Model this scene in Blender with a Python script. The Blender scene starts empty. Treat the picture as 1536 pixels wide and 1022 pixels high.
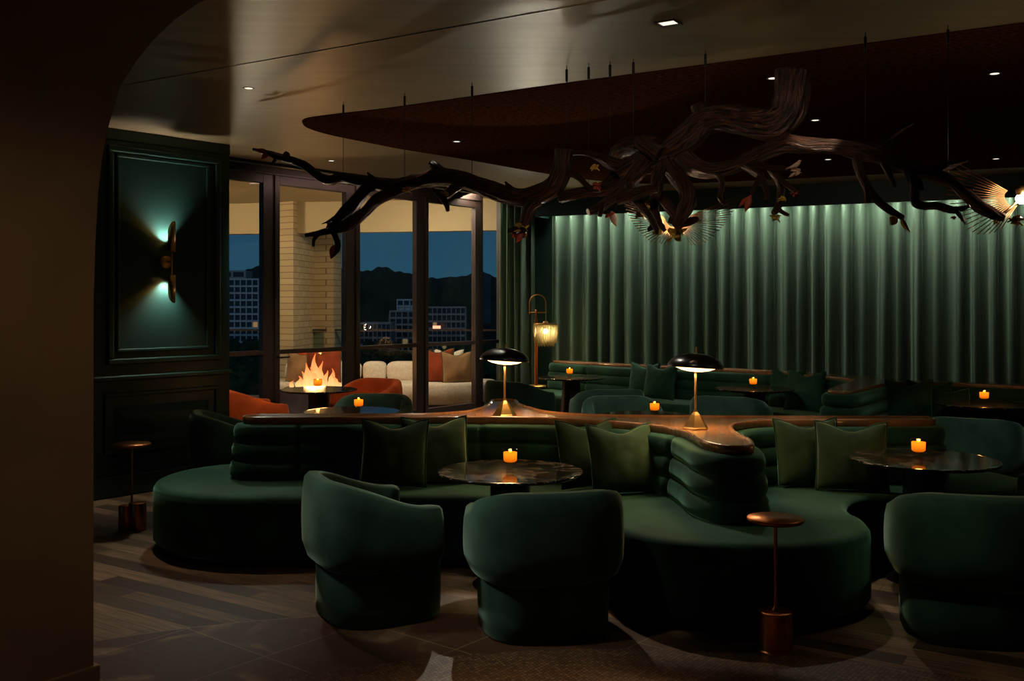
import bpy, bmesh, math, random
from mathutils import Vector, Matrix, noise
random.seed(7)
sc = bpy.context.scene
COL = sc.collection
F, CX, HY, CAMZ = 1490.0, 768.0, 455.0, 1.6
PI = math.pi

# ------------------------------------------------------------------ camera
cd = bpy.data.cameras.new('camera'); cam = bpy.data.objects.new('camera', cd); COL.objects.link(cam)
cam.location = (0, 0, CAMZ); cam.rotation_euler = (PI/2, 0, 0)
cd.sensor_width = 36; cd.lens = F/1536*36; cd.shift_y = -(511-HY)/1536
cd.clip_end = 3000
sc.camera = cam
sc.view_settings.view_transform = 'Standard'; sc.view_settings.look = 'None'
sc.view_settings.exposure = 0.0; sc.view_settings.gamma = 1; sc.view_settings.use_curve_mapping = False
try:
    sc.cycles.use_denoising = True; sc.cycles.sample_clamp_indirect = 3.0; sc.cycles.max_bounces = 8
    sc.cycles.caustics_reflective = False; sc.cycles.caustics_refractive = False
    sc.cycles.transparent_max_bounces = 16
except Exception: pass

# ------------------------------------------------------------------ dusk sky
w = bpy.data.worlds.new('dusk'); sc.world = w; w.use_nodes = True
nt = w.node_tree; nt.nodes.clear()
tc = nt.nodes.new('ShaderNodeTexCoord'); sep = nt.nodes.new('ShaderNodeSeparateXYZ')
rp = nt.nodes.new('ShaderNodeValToRGB'); bg = nt.nodes.new('ShaderNodeBackground'); wo = nt.nodes.new('ShaderNodeOutputWorld')
nt.links.new(tc.outputs['Generated'], sep.inputs[0]); nt.links.new(sep.outputs['Z'], rp.inputs[0])
e = rp.color_ramp.elements
e[0].position = 0.0; e[0].color = (.022, .078, .125, 1)
e[1].position = 0.5; e[1].color = (.006, .017, .035, 1)
m_ = e.new(0.10); m_.color = (.015, .062, .115, 1)
nt.links.new(rp.outputs[0], bg.inputs[0]); bg.inputs[1].default_value = 1.0
nt.links.new(bg.outputs[0], wo.inputs[0])

# ------------------------------------------------------------------ lights
def area(name, loc, aim, power, sx, sy, color, spread=PI):
    l = bpy.data.lights.new(name, 'AREA'); l.shape = 'RECTANGLE'; l.size = sx; l.size_y = sy; l.energy = power; l.color = color; l.spread = spread
    o = bpy.data.objects.new(name, l); COL.objects.link(o); o.location = loc
    o.rotation_euler = (Vector(aim)-Vector(loc)).to_track_quat('-Z', 'Y').to_euler(); return o
def spot(name, loc, aim, power, deg, color, blend=.4, size=.03):
    l = bpy.data.lights.new(name, 'SPOT'); l.energy = power; l.color = color; l.spot_size = math.radians(deg); l.spot_blend = blend; l.shadow_soft_size = size
    o = bpy.data.objects.new(name, l); COL.objects.link(o); o.location = loc
    o.rotation_euler = (Vector(aim)-Vector(loc)).to_track_quat('-Z', 'Y').to_euler(); return o
def point(name, loc, power, color, size=.02):
    l = bpy.data.lights.new(name, 'POINT'); l.energy = power; l.color = color; l.shadow_soft_size = size
    o = bpy.data.objects.new(name, l); COL.objects.link(o); o.location = loc; return o
WARM = (1, .72, .42); NEUT = (1, .9, .74); COOL = (1, .96, .84)
CEIL = 3.04
# cove strip behind the pelmet
def strip(name, p0, p1, aim, power, w, color, spread=PI):
    p0, p1 = Vector(p0), Vector(p1); mid = (p0+p1)/2; o = area(name, mid, mid+Vector((0, 0, -1)), power, (p1-p0).length, w, color, spread)
    zax = -Vector(aim).normalized(); xax = (p1-p0).normalized(); yax = zax.cross(xax).normalized(); xax = yax.cross(zax)
    o.matrix_world = Matrix.Translation(mid) @ Matrix((xax, yax, zax)).transposed().to_4x4(); return o
strip('cove_light', (.45, 13.56, 2.95), (7.2, 10.35, 2.95), (.02, .045, -1), 95, .03, COOL, 2.6)
strip('fill_window_frames', (-2.35, 11.05, 3.2), (-.15, 13.85, 3.2), (-.35, .45, -1), 9, .08, (1, .66, .55))  # added strip that brightens the door frames, not a real fitting
# downlight and added fill spots, placed apart from the fixtures built below
spot('down_pillow_left', (-.5, 6.9, 3.0), (-.62, 6.2, .5), 45, 30, NEUT, .5, .03)
spot('down_pillow_mid', (.15, 7.0, 3.0), (.74, 5.55, .45), 130, 26, NEUT, .4, .03)
spot('down_pillow_right', (1.55, 6.9, 3.0), (1.95, 6.0, .5), 95, 28, NEUT, .4, .03)
spot('down_lobe', (1.9, 7.2, 3.0), (1.62, 5.4, .45), 50, 22, NEUT, .3, .03)
spot('down_floor_gap', (-.15, 8.3, 3.0), (-.33, 4.75, 0), 170, 14, NEUT, .3, .02)
spot('fill_floor_left', (-2.35, 6.5, 3.0), (-2.0, 5.3, 0), 75, 60, (1, .8, .6), .8, .05)  # added to lift the left floor, no fixture above it
spot('fill_front', (.1, 2.7, 3.02), (.1, 3.2, 0), 330, 46, (1, .78, .56), .8, .05)  # added fill over the foreground floor, no fixture
spot('down_floor_right', (2.3, 3.9, 3.02), (2.2, 3.95, 0), 22, 46, NEUT, .7, .05)
spot('fill_entry_chairs', (-2.45, 4.6, 2.2), (-.5, 5.05, .62), 75, 33, (.96, 1, .9), .8, .12)  # unseen key light added for the front chairs, hung below the ceiling
spot('fill_chairs', (-.75, 4.05, 3.0), (-.15, 4.85, .62), 62, 34, (.95, 1, .88), .8, .06)  # second added fill, steep onto the chair backs
spot('down_right_chair', (1.0, 3.6, 3.0), (1.92, 4.8, .6), 45, 20, (.85, 1, .7), .8, .05)
spot('down_seat_left', (-2.3, 7.9, 3.0), (-1.9, 6.4, .45), 110, 46, (.9, 1, .9), .8, .1)
spot('down_far_chairs', (2.6, 5.9, 3.0), (3.6, 7.8, .6), 70, 42, (.85, 1, .92), .8, .1)
spot('down_far_mid', (.6, 7.6, 3.0), (1.6, 9.8, .6), 120, 60, (.9, 1, .92), .8, .1)
spot('down_spur', (2.6, 7.6, 3.0), (2.9, 8.9, .7), 25, 36, (.85, 1, .95), .8, .1)
spot('fill_orange', (-2.1, 8.6, 3.0), (-2.2, 10.6, .5), 130, 60, (1, .85, .65), .8, .08)  # added to brighten the orange chairs
spot('down_left_chair', (-1.6, 7.4, 3.0), (-2.0, 8.6, .5), 14, 60, NEUT, .8, .1)
spot('down_branch', (1.9, 4.5, 2.75), (1.62, 5.3, 2.5), 2, 50, NEUT, .8, .02)
spot('down_limb', (1.75, 4.75, 2.95), (1.62, 5.36, 2.46), 40, 20, NEUT, .5, .02)
spot('down_corridor', (-.9, 2.8, 2.9), (-1.9, 3.9, .6), 14, 80, WARM, .9, .3)
spot('fill_ceiling_window', (-2.98, 10.35, .9), (-1.6, 7.6, 3.0), 85, 80, (1, .84, .55), .5, .04)  # added unseen spot that throws warm light onto the ceiling
spot('fill_ceiling_sofa', (.25, 8.9, .95), (-.2, 6.5, 3.0), 40, 56, (1, .92, .72), .2, .04)  # added unseen spot behind the island banquette, lights the ceiling
spot('uplight_back', (.2, 12.6, 1.6), (-.1, 11, 3.0), 30, 100, (1, .9, .65), .3, .04)
spot('branch_wash', (.3, 3.4, 3.0), (.9, 5.7, 2.3), 34, 60, NEUT, .8, .05)
sun = bpy.data.lights.new('twilight', 'SUN'); sun.energy = .16; sun.color = (.65, .8, 1); sun.angle = .5; so = bpy.data.objects.new('twilight', sun); COL.objects.link(so); so.rotation_euler = (math.radians(62), 0, math.radians(-20))
# terrace
area('terrace_wash', (-5.4, 14.0, 3.1), (-3.2, 16, 1.5), 44, .5, .3, WARM)
area('terrace_down', (-1.2, 14.0, 3.15), (-1.3, 15.2, .4), 60, 1.5, .4, (1, .82, .6))
area('terrace_door_light', (-2.1, 13.6, .6), (-2.0, 15.0, 3.2), 12, 2.5, .2, WARM)

# ------------------------------------------------------------------ materials
def principled(name, col, rough=.5, metal=0, **kw):
    m = bpy.data.materials.new(name); m.use_nodes = True
    b = m.node_tree.nodes['Principled BSDF']
    b.inputs['Base Color'].default_value = (*col, 1); b.inputs['Roughness'].default_value = rough; b.inputs['Metallic'].default_value = metal
    for k, v in kw.items():
        b.inputs[k.replace('_', ' ')].default_value = v
    return m
def N(m, t, **kw):
    n = m.node_tree.nodes.new(t)
    for k, v in kw.items(): setattr(n, k, v)
    return n
def L(m, a, b): m.node_tree.links.new(a, b)
def B(m): return m.node_tree.nodes['Principled BSDF']
def noise_col(m, c1, c2, scale=5, detail=4, stretch=(1, 1, 1), rough_var=None, bump=0, lo=.35, hi=.65, dist=.01):
    tcn = N(m, 'ShaderNodeTexCoord'); mp = N(m, 'ShaderNodeMapping'); mp.inputs['Scale'].default_value = stretch
    nz = N(m, 'ShaderNodeTexNoise'); nz.inputs['Scale'].default_value = scale; nz.inputs['Detail'].default_value = detail
    L(m, tcn.outputs['Object'], mp.inputs[0]); L(m, mp.outputs[0], nz.inputs[0])
    r = N(m, 'ShaderNodeValToRGB'); r.color_ramp.elements[0].position = lo; r.color_ramp.elements[1].position = hi
    r.color_ramp.elements[0].color = (*c1, 1); r.color_ramp.elements[1].color = (*c2, 1)
    L(m, nz.outputs[0], r.inputs[0]); L(m, r.outputs[0], B(m).inputs['Base Color'])
    if bump:
        bp = N(m, 'ShaderNodeBump'); bp.inputs['Strength'].default_value = bump; bp.inputs['Distance'].default_value = dist
        L(m, nz.outputs[0], bp.inputs['Height']); L(m, bp.outputs[0], B(m).inputs['Normal'])
    return m
def velvet(name, c, sheen, stretch=(1, 1, 1), k=1):
    m = principled(name, c, .85)
    B(m).inputs['Sheen Weight'].default_value = .7; B(m).inputs['Sheen Roughness'].default_value = .35
    B(m).inputs['Sheen Tint'].default_value = (*sheen, 1); B(m).inputs['Specular IOR Level'].default_value = .15
    c1 = tuple(x*(1-.25*k) for x in c); c2 = tuple(x*(1+.4*k) for x in c)
    return noise_col(m, c1, c2, 4, 9, stretch, bump=.3*k, dist=.004)
M = {}
M['velvet'] = velvet('green_velvet', (.030, .062, .040), (.5, .66, .5))
M['velvet_dark'] = velvet('deep_green_velvet', (.014, .047, .027), (.28, .58, .38))
M['velvet_teal'] = velvet('teal_green_velvet', (.030, .066, .046), (.48, .68, .52))
M['pillow'] = velvet('olive_green_velvet', (.026, .050, .024), (.6, .65, .35))
M['orange'] = velvet('orange_velvet', (.50, .075, .012), (1, .45, .2))
M['rust'] = velvet('rust_fabric', (.22, .04, .015), (.7, .3, .2))
M['tan'] = velvet('tan_fabric', (.30, .17, .08), (.7, .5, .4))
M['cream'] = noise_col(principled('cream_fabric', (.7, .62, .5), .9), (.66, .58, .46), (.78, .7, .58), 30, 3, bump=.1)
M['paint'] = principled('dark_green_paint', (.012, .040, .032), .38)
M['plaster'] = noise_col(principled('brown_plaster', (.3, .2, .12), .7), (.27, .18, .105), (.33, .22, .135), 2.5, 4)
M['ceiling'] = noise_col(principled('bronze_ceiling', (.25, .19, .11), .38), (.17, .118, .06), (.215, .155, .085), 1.6, 6, (1, 7, 1))
M['canopy'] = noise_col(principled('walnut_veneer', (.06, .025, .012), .5), (.020, .007, .003), (.085, .030, .012), 26, 9, (1, 5, 1), bump=.5, dist=.006, lo=.42, hi=.62)
B(M['canopy']).inputs['Specular IOR Level'].default_value = 0; B(M['canopy']).inputs['Roughness'].default_value = .8
M['walnut'] = noise_col(principled('walnut_ledge', (.22, .09, .03), .24), (.20, .085, .034), (.29, .135, .055), 7, 8, (1, 7, 1))
B(M['walnut']).inputs['Coat Weight'].default_value = .3
M['marble'] = principled('black_marble', (.02, .015, .012), .1)
def marble(m):
    tcn = N(m, 'ShaderNodeTexCoord'); nz = N(m, 'ShaderNodeTexNoise'); nz.inputs['Scale'].default_value = 3; nz.inputs['Detail'].default_value = 9; nz.inputs['Distortion'].default_value = 1.6
    L(m, tcn.outputs['Object'], nz.inputs[0])
    r = N(m, 'ShaderNodeValToRGB'); cr = r.color_ramp
    cr.elements[0].position = .49; cr.elements[0].color = (.010, .008, .007, 1)
    cr.elements[1].position = .53; cr.elements[1].color = (.016, .012, .009, 1)
    x = cr.elements.new(.505); x.color = (.20, .15, .10, 1)
    L(m, nz.outputs[0], r.inputs[0]); L(m, r.outputs[0], B(m).inputs['Base Color'])
marble(M['marble'])
M['blackwood'] = principled('black_lacquer', (.012, .009, .007), .3)
M['brass'] = principled('satin_brass', (.75, .42, .13), .3, 1)
M['copper'] = noise_col(principled('brushed_copper', (.5, .17, .06), .34, 1), (.46, .15, .05), (.56, .20, .075), 60, 3, (1, 1, .05))
M['bronze'] = principled('dark_bronze_metal', (.045, .03, .026), .45, .3)
M['blackshade'] = principled('black_enamel', (.008, .006, .005), .28)
M['cable'] = principled('black_cable', (.01, .01, .01), .5)
M['bark'] = principled('bronze_bark', (.055, .022, .012), .33, .3)
def bark(m):
    tcn = N(m, 'ShaderNodeTexCoord'); 
    v = N(m, 'ShaderNodeTexNoise'); v.inputs['Scale'].default_value = 1; v.inputs['Detail'].default_value = 5; mpb = N(m, 'ShaderNodeMapping'); mpb.inputs['Scale'].default_value = (26, 11, 1)
    L(m, tcn.outputs['UV'], mpb.inputs[0]); L(m, mpb.outputs[0], v.inputs[0]); mx = N(m, 'ShaderNodeMath', operation='MULTIPLY'); L(m, v.outputs[0], mx.inputs[0]); mx.inputs[1].default_value = 1.6
    bp = N(m, 'ShaderNodeBump'); bp.inputs['Strength'].default_value = 1; bp.inputs['Distance'].default_value = .03
    L(m, mx.outputs[0], bp.inputs['Height']); L(m, bp.outputs[0], B(m).inputs['Normal'])
    r = N(m, 'ShaderNodeValToRGB'); r.color_ramp.elements[0].position = .6; r.color_ramp.elements[1].position = 1.0
    r.color_ramp.elements[0].color = (.02, .008, .005, 1); r.color_ramp.elements[1].color = (.12, .045, .02, 1)
    L(m, mx.outputs[0], r.inputs[0]); L(m, r.outputs[0], B(m).inputs['Base Color'])
bark(M['bark'])
def emis(name, col, s):
    m = bpy.data.materials.new(name); m.use_nodes = True; n = m.node_tree; n.nodes.clear()
    e = n.nodes.new('ShaderNodeEmission'); e.inputs[0].default_value = (*col, 1); e.inputs[1].default_value = s
    o = n.nodes.new('ShaderNodeOutputMaterial'); n.links.new(e.outputs[0], o.inputs[0]); return m
M['bulb'] = emis('lamp_bulb', (1, .80, .52), 30)
M['diffuser'] = emis('lamp_diffuser', (1, .60, .27), 4.5)
M['downlight'] = emis('downlight_lens', (1, .85, .68), 1.3)
M['candle'] = emis('candle_wax_glow', (1, .34, .02), 1.5)
_m = M['candle']; _n = _m.node_tree; _t = _n.nodes.new('ShaderNodeTexCoord'); _s = _n.nodes.new('ShaderNodeSeparateXYZ'); _r = _n.nodes.new('ShaderNodeValToRGB')
_r.color_ramp.elements[0].color = (.42, .12, .004, 1); _r.color_ramp.elements[1].color = (1, .50, .06, 1); _r.color_ramp.elements[1].position = .85
_n.links.new(_t.outputs['Generated'], _s.inputs[0]); _n.links.new(_s.outputs['Z'], _r.inputs[0]); _n.links.new(_r.outputs[0], [q for q in _n.nodes if q.type == 'EMISSION'][0].inputs[0])
M['candleflame'] = emis('candle_flame', (1, .62, .16), 5)
M['fire'] = bpy.data.materials.new('fire_flame'); 
def fire(m):
    m.use_nodes = True; n = m.node_tree; n.nodes.clear()
    tcn = n.nodes.new('ShaderNodeTexCoord'); sp = n.nodes.new('ShaderNodeSeparateXYZ'); r = n.nodes.new('ShaderNodeValToRGB')
    e = n.nodes.new('ShaderNodeEmission'); o = n.nodes.new('ShaderNodeOutputMaterial')
    n.links.new(tcn.outputs['Generated'], sp.inputs[0]); n.links.new(sp.outputs['Z'], r.inputs[0]); n.links.new(r.outputs[0], e.inputs[0])
    r.color_ramp.elements[0].color = (1, .62, .22, 1); r.color_ramp.elements[1].color = (1, .17, .03, 1)
    e.inputs[1].default_value = 1.7
    tr = n.nodes.new('ShaderNodeBsdfTransparent'); mx = n.nodes.new('ShaderNodeMixShader')
    nz = n.nodes.new('ShaderNodeTexNoise'); nz.inputs['Scale'].default_value = 9
    n.links.new(tcn.outputs['Object'], nz.inputs[0])
    mr = n.nodes.new('ShaderNodeMapRange'); mr.inputs[1].default_value = .25; mr.inputs[2].default_value = .6; mr.inputs[3].default_value = .3; mr.inputs[4].default_value = .95
    n.links.new(nz.outputs[0], mr.inputs[0]); n.links.new(mr.outputs[0], mx.inputs[0]); n.links.new(tr.outputs[0], mx.inputs[1]); n.links.new(e.outputs[0], mx.inputs[2])
    n.links.new(mx.outputs[0], o.inputs[0])
fire(M['fire'])
def glass(name, tint, ior=1.45, rough=.02):
    m = bpy.data.materials.new(name); m.use_nodes = True; n = m.node_tree; n.nodes.clear()
    t = n.nodes.new('ShaderNodeBsdfTransparent'); t.inputs[0].default_value = (*tint, 1)
    g = n.nodes.new('ShaderNodeBsdfGlossy'); g.inputs['Roughness'].default_value = rough
    fr = n.nodes.new('ShaderNodeFresnel'); fr.inputs[0].default_value = ior
    mx = n.nodes.new('ShaderNodeMixShader'); o = n.nodes.new('ShaderNodeOutputMaterial')
    ge = n.nodes.new('ShaderNodeNewGeometry'); iv = n.nodes.new('ShaderNodeMath'); iv.operation = 'SUBTRACT'; iv.inputs[0].default_value = 1; n.links.new(ge.outputs['Backfacing'], iv.inputs[1])
    mu = n.nodes.new('ShaderNodeMath'); mu.operation = 'MULTIPLY'; n.links.new(iv.outputs[0], mu.inputs[0]); n.links.new(fr.outputs[0], mu.inputs[1])
    n.links.new(mu.outputs[0], mx.inputs[0]); n.links.new(t.outputs[0], mx.inputs[1]); n.links.new(g.outputs[0], mx.inputs[2]); n.links.new(mx.outputs[0], o.inputs[0])
    return m
M['glass'] = glass('window_glass', (.93, .95, .95))
M['cupglass'] = glass('clear_cup_glass', (.97, .93, .85)); M['amberglass'] = glass('amber_cup_glass', (1, .72, .35))
M['rod'] = principled('bronze_rod', (.42, .2, .09), .35, 1)
def petal_mat(name, c):
    m = principled(name, c, .25); B(m).inputs['Transmission Weight'].default_value = .25; B(m).inputs['Subsurface Weight'].default_value = 0
    return m
M['petal_y'] = petal_mat('amber_glass_petal', (.62, .36, .06)); M['petal_r'] = petal_mat('red_glass_petal', (.45, .07, .03)); M['petal_p'] = petal_mat('blush_glass_petal', (.7, .42, .28))
M['fringe'] = bpy.data.materials.new('amber_glass_fringe')
def fr_(m):
    m.use_nodes = True; n = m.node_tree; n.nodes.clear(); o = n.nodes.new('ShaderNodeOutputMaterial')
    t = n.nodes.new('ShaderNodeBsdfTranslucent'); t.inputs[0].default_value = (.75, .62, .30, 1)
    g = n.nodes.new('ShaderNodeBsdfPrincipled'); g.inputs['Base Color'].default_value = (.6, .5, .25, 1); g.inputs['Roughness'].default_value = .3
    x = n.nodes.new('ShaderNodeMixShader'); x.inputs[0].default_value = .4
    n.links.new(t.outputs[0], x.inputs[1]); n.links.new(g.outputs[0], x.inputs[2]); n.links.new(x.outputs[0], o.inputs[0])
fr_(M['fringe'])
M['curtain'] = velvet('green_curtain_velvet', (.088, .142, .098), (.55, .62, .48), (2.5, 2.5, .05), .35)
B(M['curtain']).inputs['Sheen Weight'].default_value = .08
M['brick'] = principled('cream_brick', (.62, .5, .3), .8)
def brick(m):
    tcn = N(m, 'ShaderNodeTexCoord'); g = N(m, 'ShaderNodeSeparateXYZ'); c = N(m, 'ShaderNodeCombineXYZ')
    ad = N(m, 'ShaderNodeMath', operation='ADD'); L(m, tcn.outputs['Object'], g.inputs[0]); L(m, g.outputs['X'], ad.inputs[0]); L(m, g.outputs['Y'], ad.inputs[1])
    L(m, ad.outputs[0], c.inputs['X']); L(m, g.outputs['Z'], c.inputs['Y'])
    b = N(m, 'ShaderNodeTexBrick'); b.inputs['Scale'].default_value = 1; b.inputs['Brick Width'].default_value = .30; b.inputs['Row Height'].default_value = .10; b.inputs['Mortar Size'].default_value = .006
    b.inputs['Color1'].default_value = (.60, .47, .27, 1); b.inputs['Color2'].default_value = (.52, .40, .22, 1); b.inputs['Mortar'].default_value = (.25, .18, .09, 1)
    L(m, c.outputs[0], b.inputs[0]); L(m, b.outputs[0], B(m).inputs['Base Color'])
brick(M['brick'])
M['fascia'] = principled('beige_fascia', (.5, .4, .22), .7)
M['stone'] = noise_col(principled('terrace_stone', (.25, .24, .24), .7), (.18, .17, .18), (.3, .29, .3), 4, 5)
M['hill'] = noise_col(principled('forested_hill', (.01, .02, .02), 1), (.006, .012, .013), (.03, .045, .035), .03, 8)
M['ground'] = noise_col(principled('city_ground', (.02, .03, .025), 1), (.01, .015, .015), (.03, .045, .03), .02, 6)
M['concrete'] = principled('pale_concrete', (.78, .78, .8), .8)
M['concrete_dark'] = principled('grey_concrete', (.5, .44, .42), .8)
M['winglass'] = principled('dark_window', (.03, .05, .07), .2)
M['litwin'] = emis('lit_window', (1, .55, .22), .28)
M['litred'] = emis('lit_sign', (1, .35, .2), 2.2)
M['foliage'] = noise_col(principled('dark_foliage', (.02, .04, .015), .9), (.008, .018, .01), (.05, .09, .03), 2.5, 8)
M['glassrail'] = glass('railing_glass', (.75, .85, .88), 1.12)

# floor with planks, tiles and mosaic, each in its own area
def floor_mat():
    m = principled('floor_planks_tiles_mosaic', (.1, .06, .04), .5); B(m).inputs['Specular IOR Level'].default_value = .22; n = m.node_tree
    tcn = N(m, 'ShaderNodeTexCoord')
    def mapping(rot, loc=(0, 0, 0)):
        v = N(m, 'ShaderNodeMapping'); v.inputs['Rotation'].default_value = (0, 0, rot); v.inputs['Location'].default_value = loc; L(m, tcn.outputs['Object'], v.inputs[0]); return v
    # planks run along (.84,-.54)
    mp = mapping(math.radians(33))
    b = N(m, 'ShaderNodeTexBrick'); b.inputs['Scale'].default_value = 1; b.inputs['Brick Width'].default_value = .95; b.inputs['Row Height'].default_value = .125; b.inputs['Mortar Size'].default_value = .0018
    b.offset = .37
    b.inputs['Color1'].default_value = (.06, .033, .018, 1); b.inputs['Color2'].default_value = (.25, .15, .082, 1); b.inputs['Mortar'].default_value = (.012, .007, .004, 1); b.inputs['Bias'].default_value = -.1
    L(m, mp.outputs[0], b.inputs[0])
    nz = N(m, 'ShaderNodeTexNoise'); nz.inputs['Scale'].default_value = 7; nz.inputs['Detail'].default_value = 9
    st = N(m, 'ShaderNodeMapping'); st.inputs['Scale'].default_value = (.5, 9, 1); L(m, mp.outputs[0], st.inputs[0]); L(m, st.outputs[0], nz.inputs[0])
    mr = N(m, 'ShaderNodeMapRange'); mr.inputs[1].default_value = .3; mr.inputs[2].default_value = .7; mr.inputs[3].default_value = .4; mr.inputs[4].default_value = 1.5
    L(m, nz.outputs[0], mr.inputs[0])
    wood = N(m, 'ShaderNodeVectorMath', operation='SCALE'); L(m, b.outputs[0], wood.inputs[0]); L(m, mr.outputs[0], wood.inputs['Scale'])
    # tiles along (.63,.776) / (.8,-.6)
    mt = mapping(math.radians(-51), (-.35, -.04, 0))
    t = N(m, 'ShaderNodeTexBrick'); t.offset = 0; t.inputs['Scale'].default_value = 1; t.inputs['Brick Width'].default_value = .61; t.inputs['Row Height'].default_value = .61; t.inputs['Mortar Size'].default_value = .0035
    t.inputs['Color1'].default_value = (.060, .024, .012, 1); t.inputs['Color2'].default_value = (.095, .046, .024, 1); t.inputs['Mortar'].default_value = (.22, .14, .08, 1)
    L(m, mt.outputs[0], t.inputs[0])
    nz2 = N(m, 'ShaderNodeTexNoise'); nz2.inputs['Scale'].default_value = 3.2; nz2.inputs['Detail'].default_value = 12; nz2.inputs['Distortion'].default_value = .8; L(m, tcn.outputs['Object'], nz2.inputs[0])
    r2 = N(m, 'ShaderNodeValToRGB'); r2.color_ramp.elements[0].position = .55; r2.color_ramp.elements[1].position = .75
    r2.color_ramp.elements[0].color = (0, 0, 0, 1); r2.color_ramp.elements[1].color = (.20, .14, .085, 1); L(m, nz2.outputs[0], r2.inputs[0])
    tile = N(m, 'ShaderNodeVectorMath', operation='ADD'); L(m, t.outputs[0], tile.inputs[0]); L(m, r2.outputs[0], tile.inputs[1])
    # mosaic
    mm = mapping(math.radians(-51))
    s = N(m, 'ShaderNodeTexBrick'); s.offset = 0.5; s.inputs['Scale'].default_value = 1; s.inputs['Brick Width'].default_value = .02; s.inputs['Row Height'].default_value = .02; s.inputs['Mortar Size'].default_value = .0018
    s.inputs['Color1'].default_value = (.085, .042, .022, 1); s.inputs['Color2'].default_value = (.20, .11, .055, 1); s.inputs['Mortar'].default_value = (.03, .016, .01, 1)
    L(m, mm.outputs[0], s.inputs[0])
    def inside(cx, cy, R):
        v = N(m, 'ShaderNodeVectorMath', operation='DISTANCE'); c = N(m, 'ShaderNodeCombineXYZ'); c.inputs[0].default_value = cx; c.inputs[1].default_value = cy
        sx = N(m, 'ShaderNodeSeparateXYZ'); L(m, tcn.outputs['Object'], sx.inputs[0]); c2 = N(m, 'ShaderNodeCombineXYZ'); L(m, sx.outputs['X'], c2.inputs[0]); L(m, sx.outputs['Y'], c2.inputs[1])
        L(m, c2.outputs[0], v.inputs[0]); L(m, c.outputs[0], v.inputs[1])
        a = N(m, 'ShaderNodeMath', operation='LESS_THAN'); L(m, v.outputs['Value'], a.inputs[0]); a.inputs[1].default_value = R; return a, v
    a1, v1 = inside(-.4, 2.03, 3.1); a2, v2 = inside(.5, 1.5, 3.1)
    # grout lines at both arcs
    cp = N(m, 'ShaderNodeMath', operation='COMPARE'); L(m, v1.outputs['Value'], cp.inputs[0]); cp.inputs[1].default_value = 3.1; cp.inputs[2].default_value = .004
    x1 = N(m, 'ShaderNodeMix', data_type='RGBA'); L(m, a1.outputs[0], x1.inputs[0]); L(m, wood.outputs[0], x1.inputs[6]); L(m, tile.outputs[0], x1.inputs[7])
    x2 = N(m, 'ShaderNodeMix', data_type='RGBA'); L(m, a2.outputs[0], x2.inputs[0]); L(m, x1.outputs[2], x2.inputs[6]); L(m, s.outputs[0], x2.inputs[7])
    x3 = N(m, 'ShaderNodeMix', data_type='RGBA'); L(m, cp.outputs[0], x3.inputs[0]); L(m, x2.outputs[2], x3.inputs[6]); x3.inputs[7].default_value = (.2, .13, .08, 1)
    L(m, x3.outputs[2], B(m).inputs['Base Color'])
    rr = N(m, 'ShaderNodeMapRange'); L(m, nz.outputs[0], rr.inputs[0]); rr.inputs[3].default_value = .36; rr.inputs[4].default_value = .55; L(m, rr.outputs[0], B(m).inputs['Roughness'])
    bp = N(m, 'ShaderNodeBump'); bp.inputs['Strength'].default_value = .25; bp.inputs['Distance'].default_value = .004; L(m, nz2.outputs[0], bp.inputs['Height']); L(m, bp.outputs[0], B(m).inputs['Normal'])
    return m
M['floor'] = floor_mat()

# ------------------------------------------------------------------ helpers
def tag(o, label=None, cat=None, group=None, kind=None):
    if label: o['label'] = label
    if cat: o['category'] = cat
    if group: o['group'] = group
    if kind: o['kind'] = kind
    return o
def empty(name, loc, rz=0):
    o = bpy.data.objects.new(name, None); COL.objects.link(o); o.location = loc; o.rotation_euler = (0, 0, rz); o.empty_display_size = .1; return o
def link(name, bm, mat, parent=None, smooth=True, bevel=0, sub=0):
    bmesh.ops.recalc_face_normals(bm, faces=bm.faces[:])
    me = bpy.data.meshes.new(name); bm.to_mesh(me); bm.free()
    if smooth:
        for p in me.polygons: p.use_smooth = len(p.vertices) < 8
    me.materials.append(mat)
    o = bpy.data.objects.new(name, me); COL.objects.link(o)
    if parent: o.parent = parent
    if bevel:
        b = o.modifiers.new('bevel', 'BEVEL'); b.width = bevel; b.segments = 2; b.limit_method = 'ANGLE'
    if sub:
        s = o.modifiers.new('sub', 'SUBSURF'); s.levels = sub; s.render_levels = sub
    return o
def copy_tree(o, parent=None):
    c = o.copy(); COL.objects.link(c); c.parent = parent
    for ch in list(o.children): copy_tree(ch, c)
    return c
def at(px, py, d): return Vector(((px-CX)/F*d, d, CAMZ-(py-HY)/F*d))
def box(bm, c, s, rz=0, mat=None):
    r = bmesh.ops.create_cube(bm, size=1)
    mt = Matrix.Translation(c) @ Matrix.Rotation(rz, 4, 'Z') @ Matrix.Diagonal((*s, 1))
    if mat is not None: mt = mat @ mt
    bmesh.ops.transform(bm, matrix=mt, verts=r['verts'])
def prism(bm, pts, z0, z1):
    a = [bm.verts.new((x, y, z0)) for x, y in pts]; b = [bm.verts.new((x, y, z1)) for x, y in pts]
    n = len(pts)
    for i in range(n): bm.faces.new((a[i], a[(i+1) % n], b[(i+1) % n], b[i]))
    bm.faces.new(a[::-1]); bm.faces.new(b)
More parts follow.
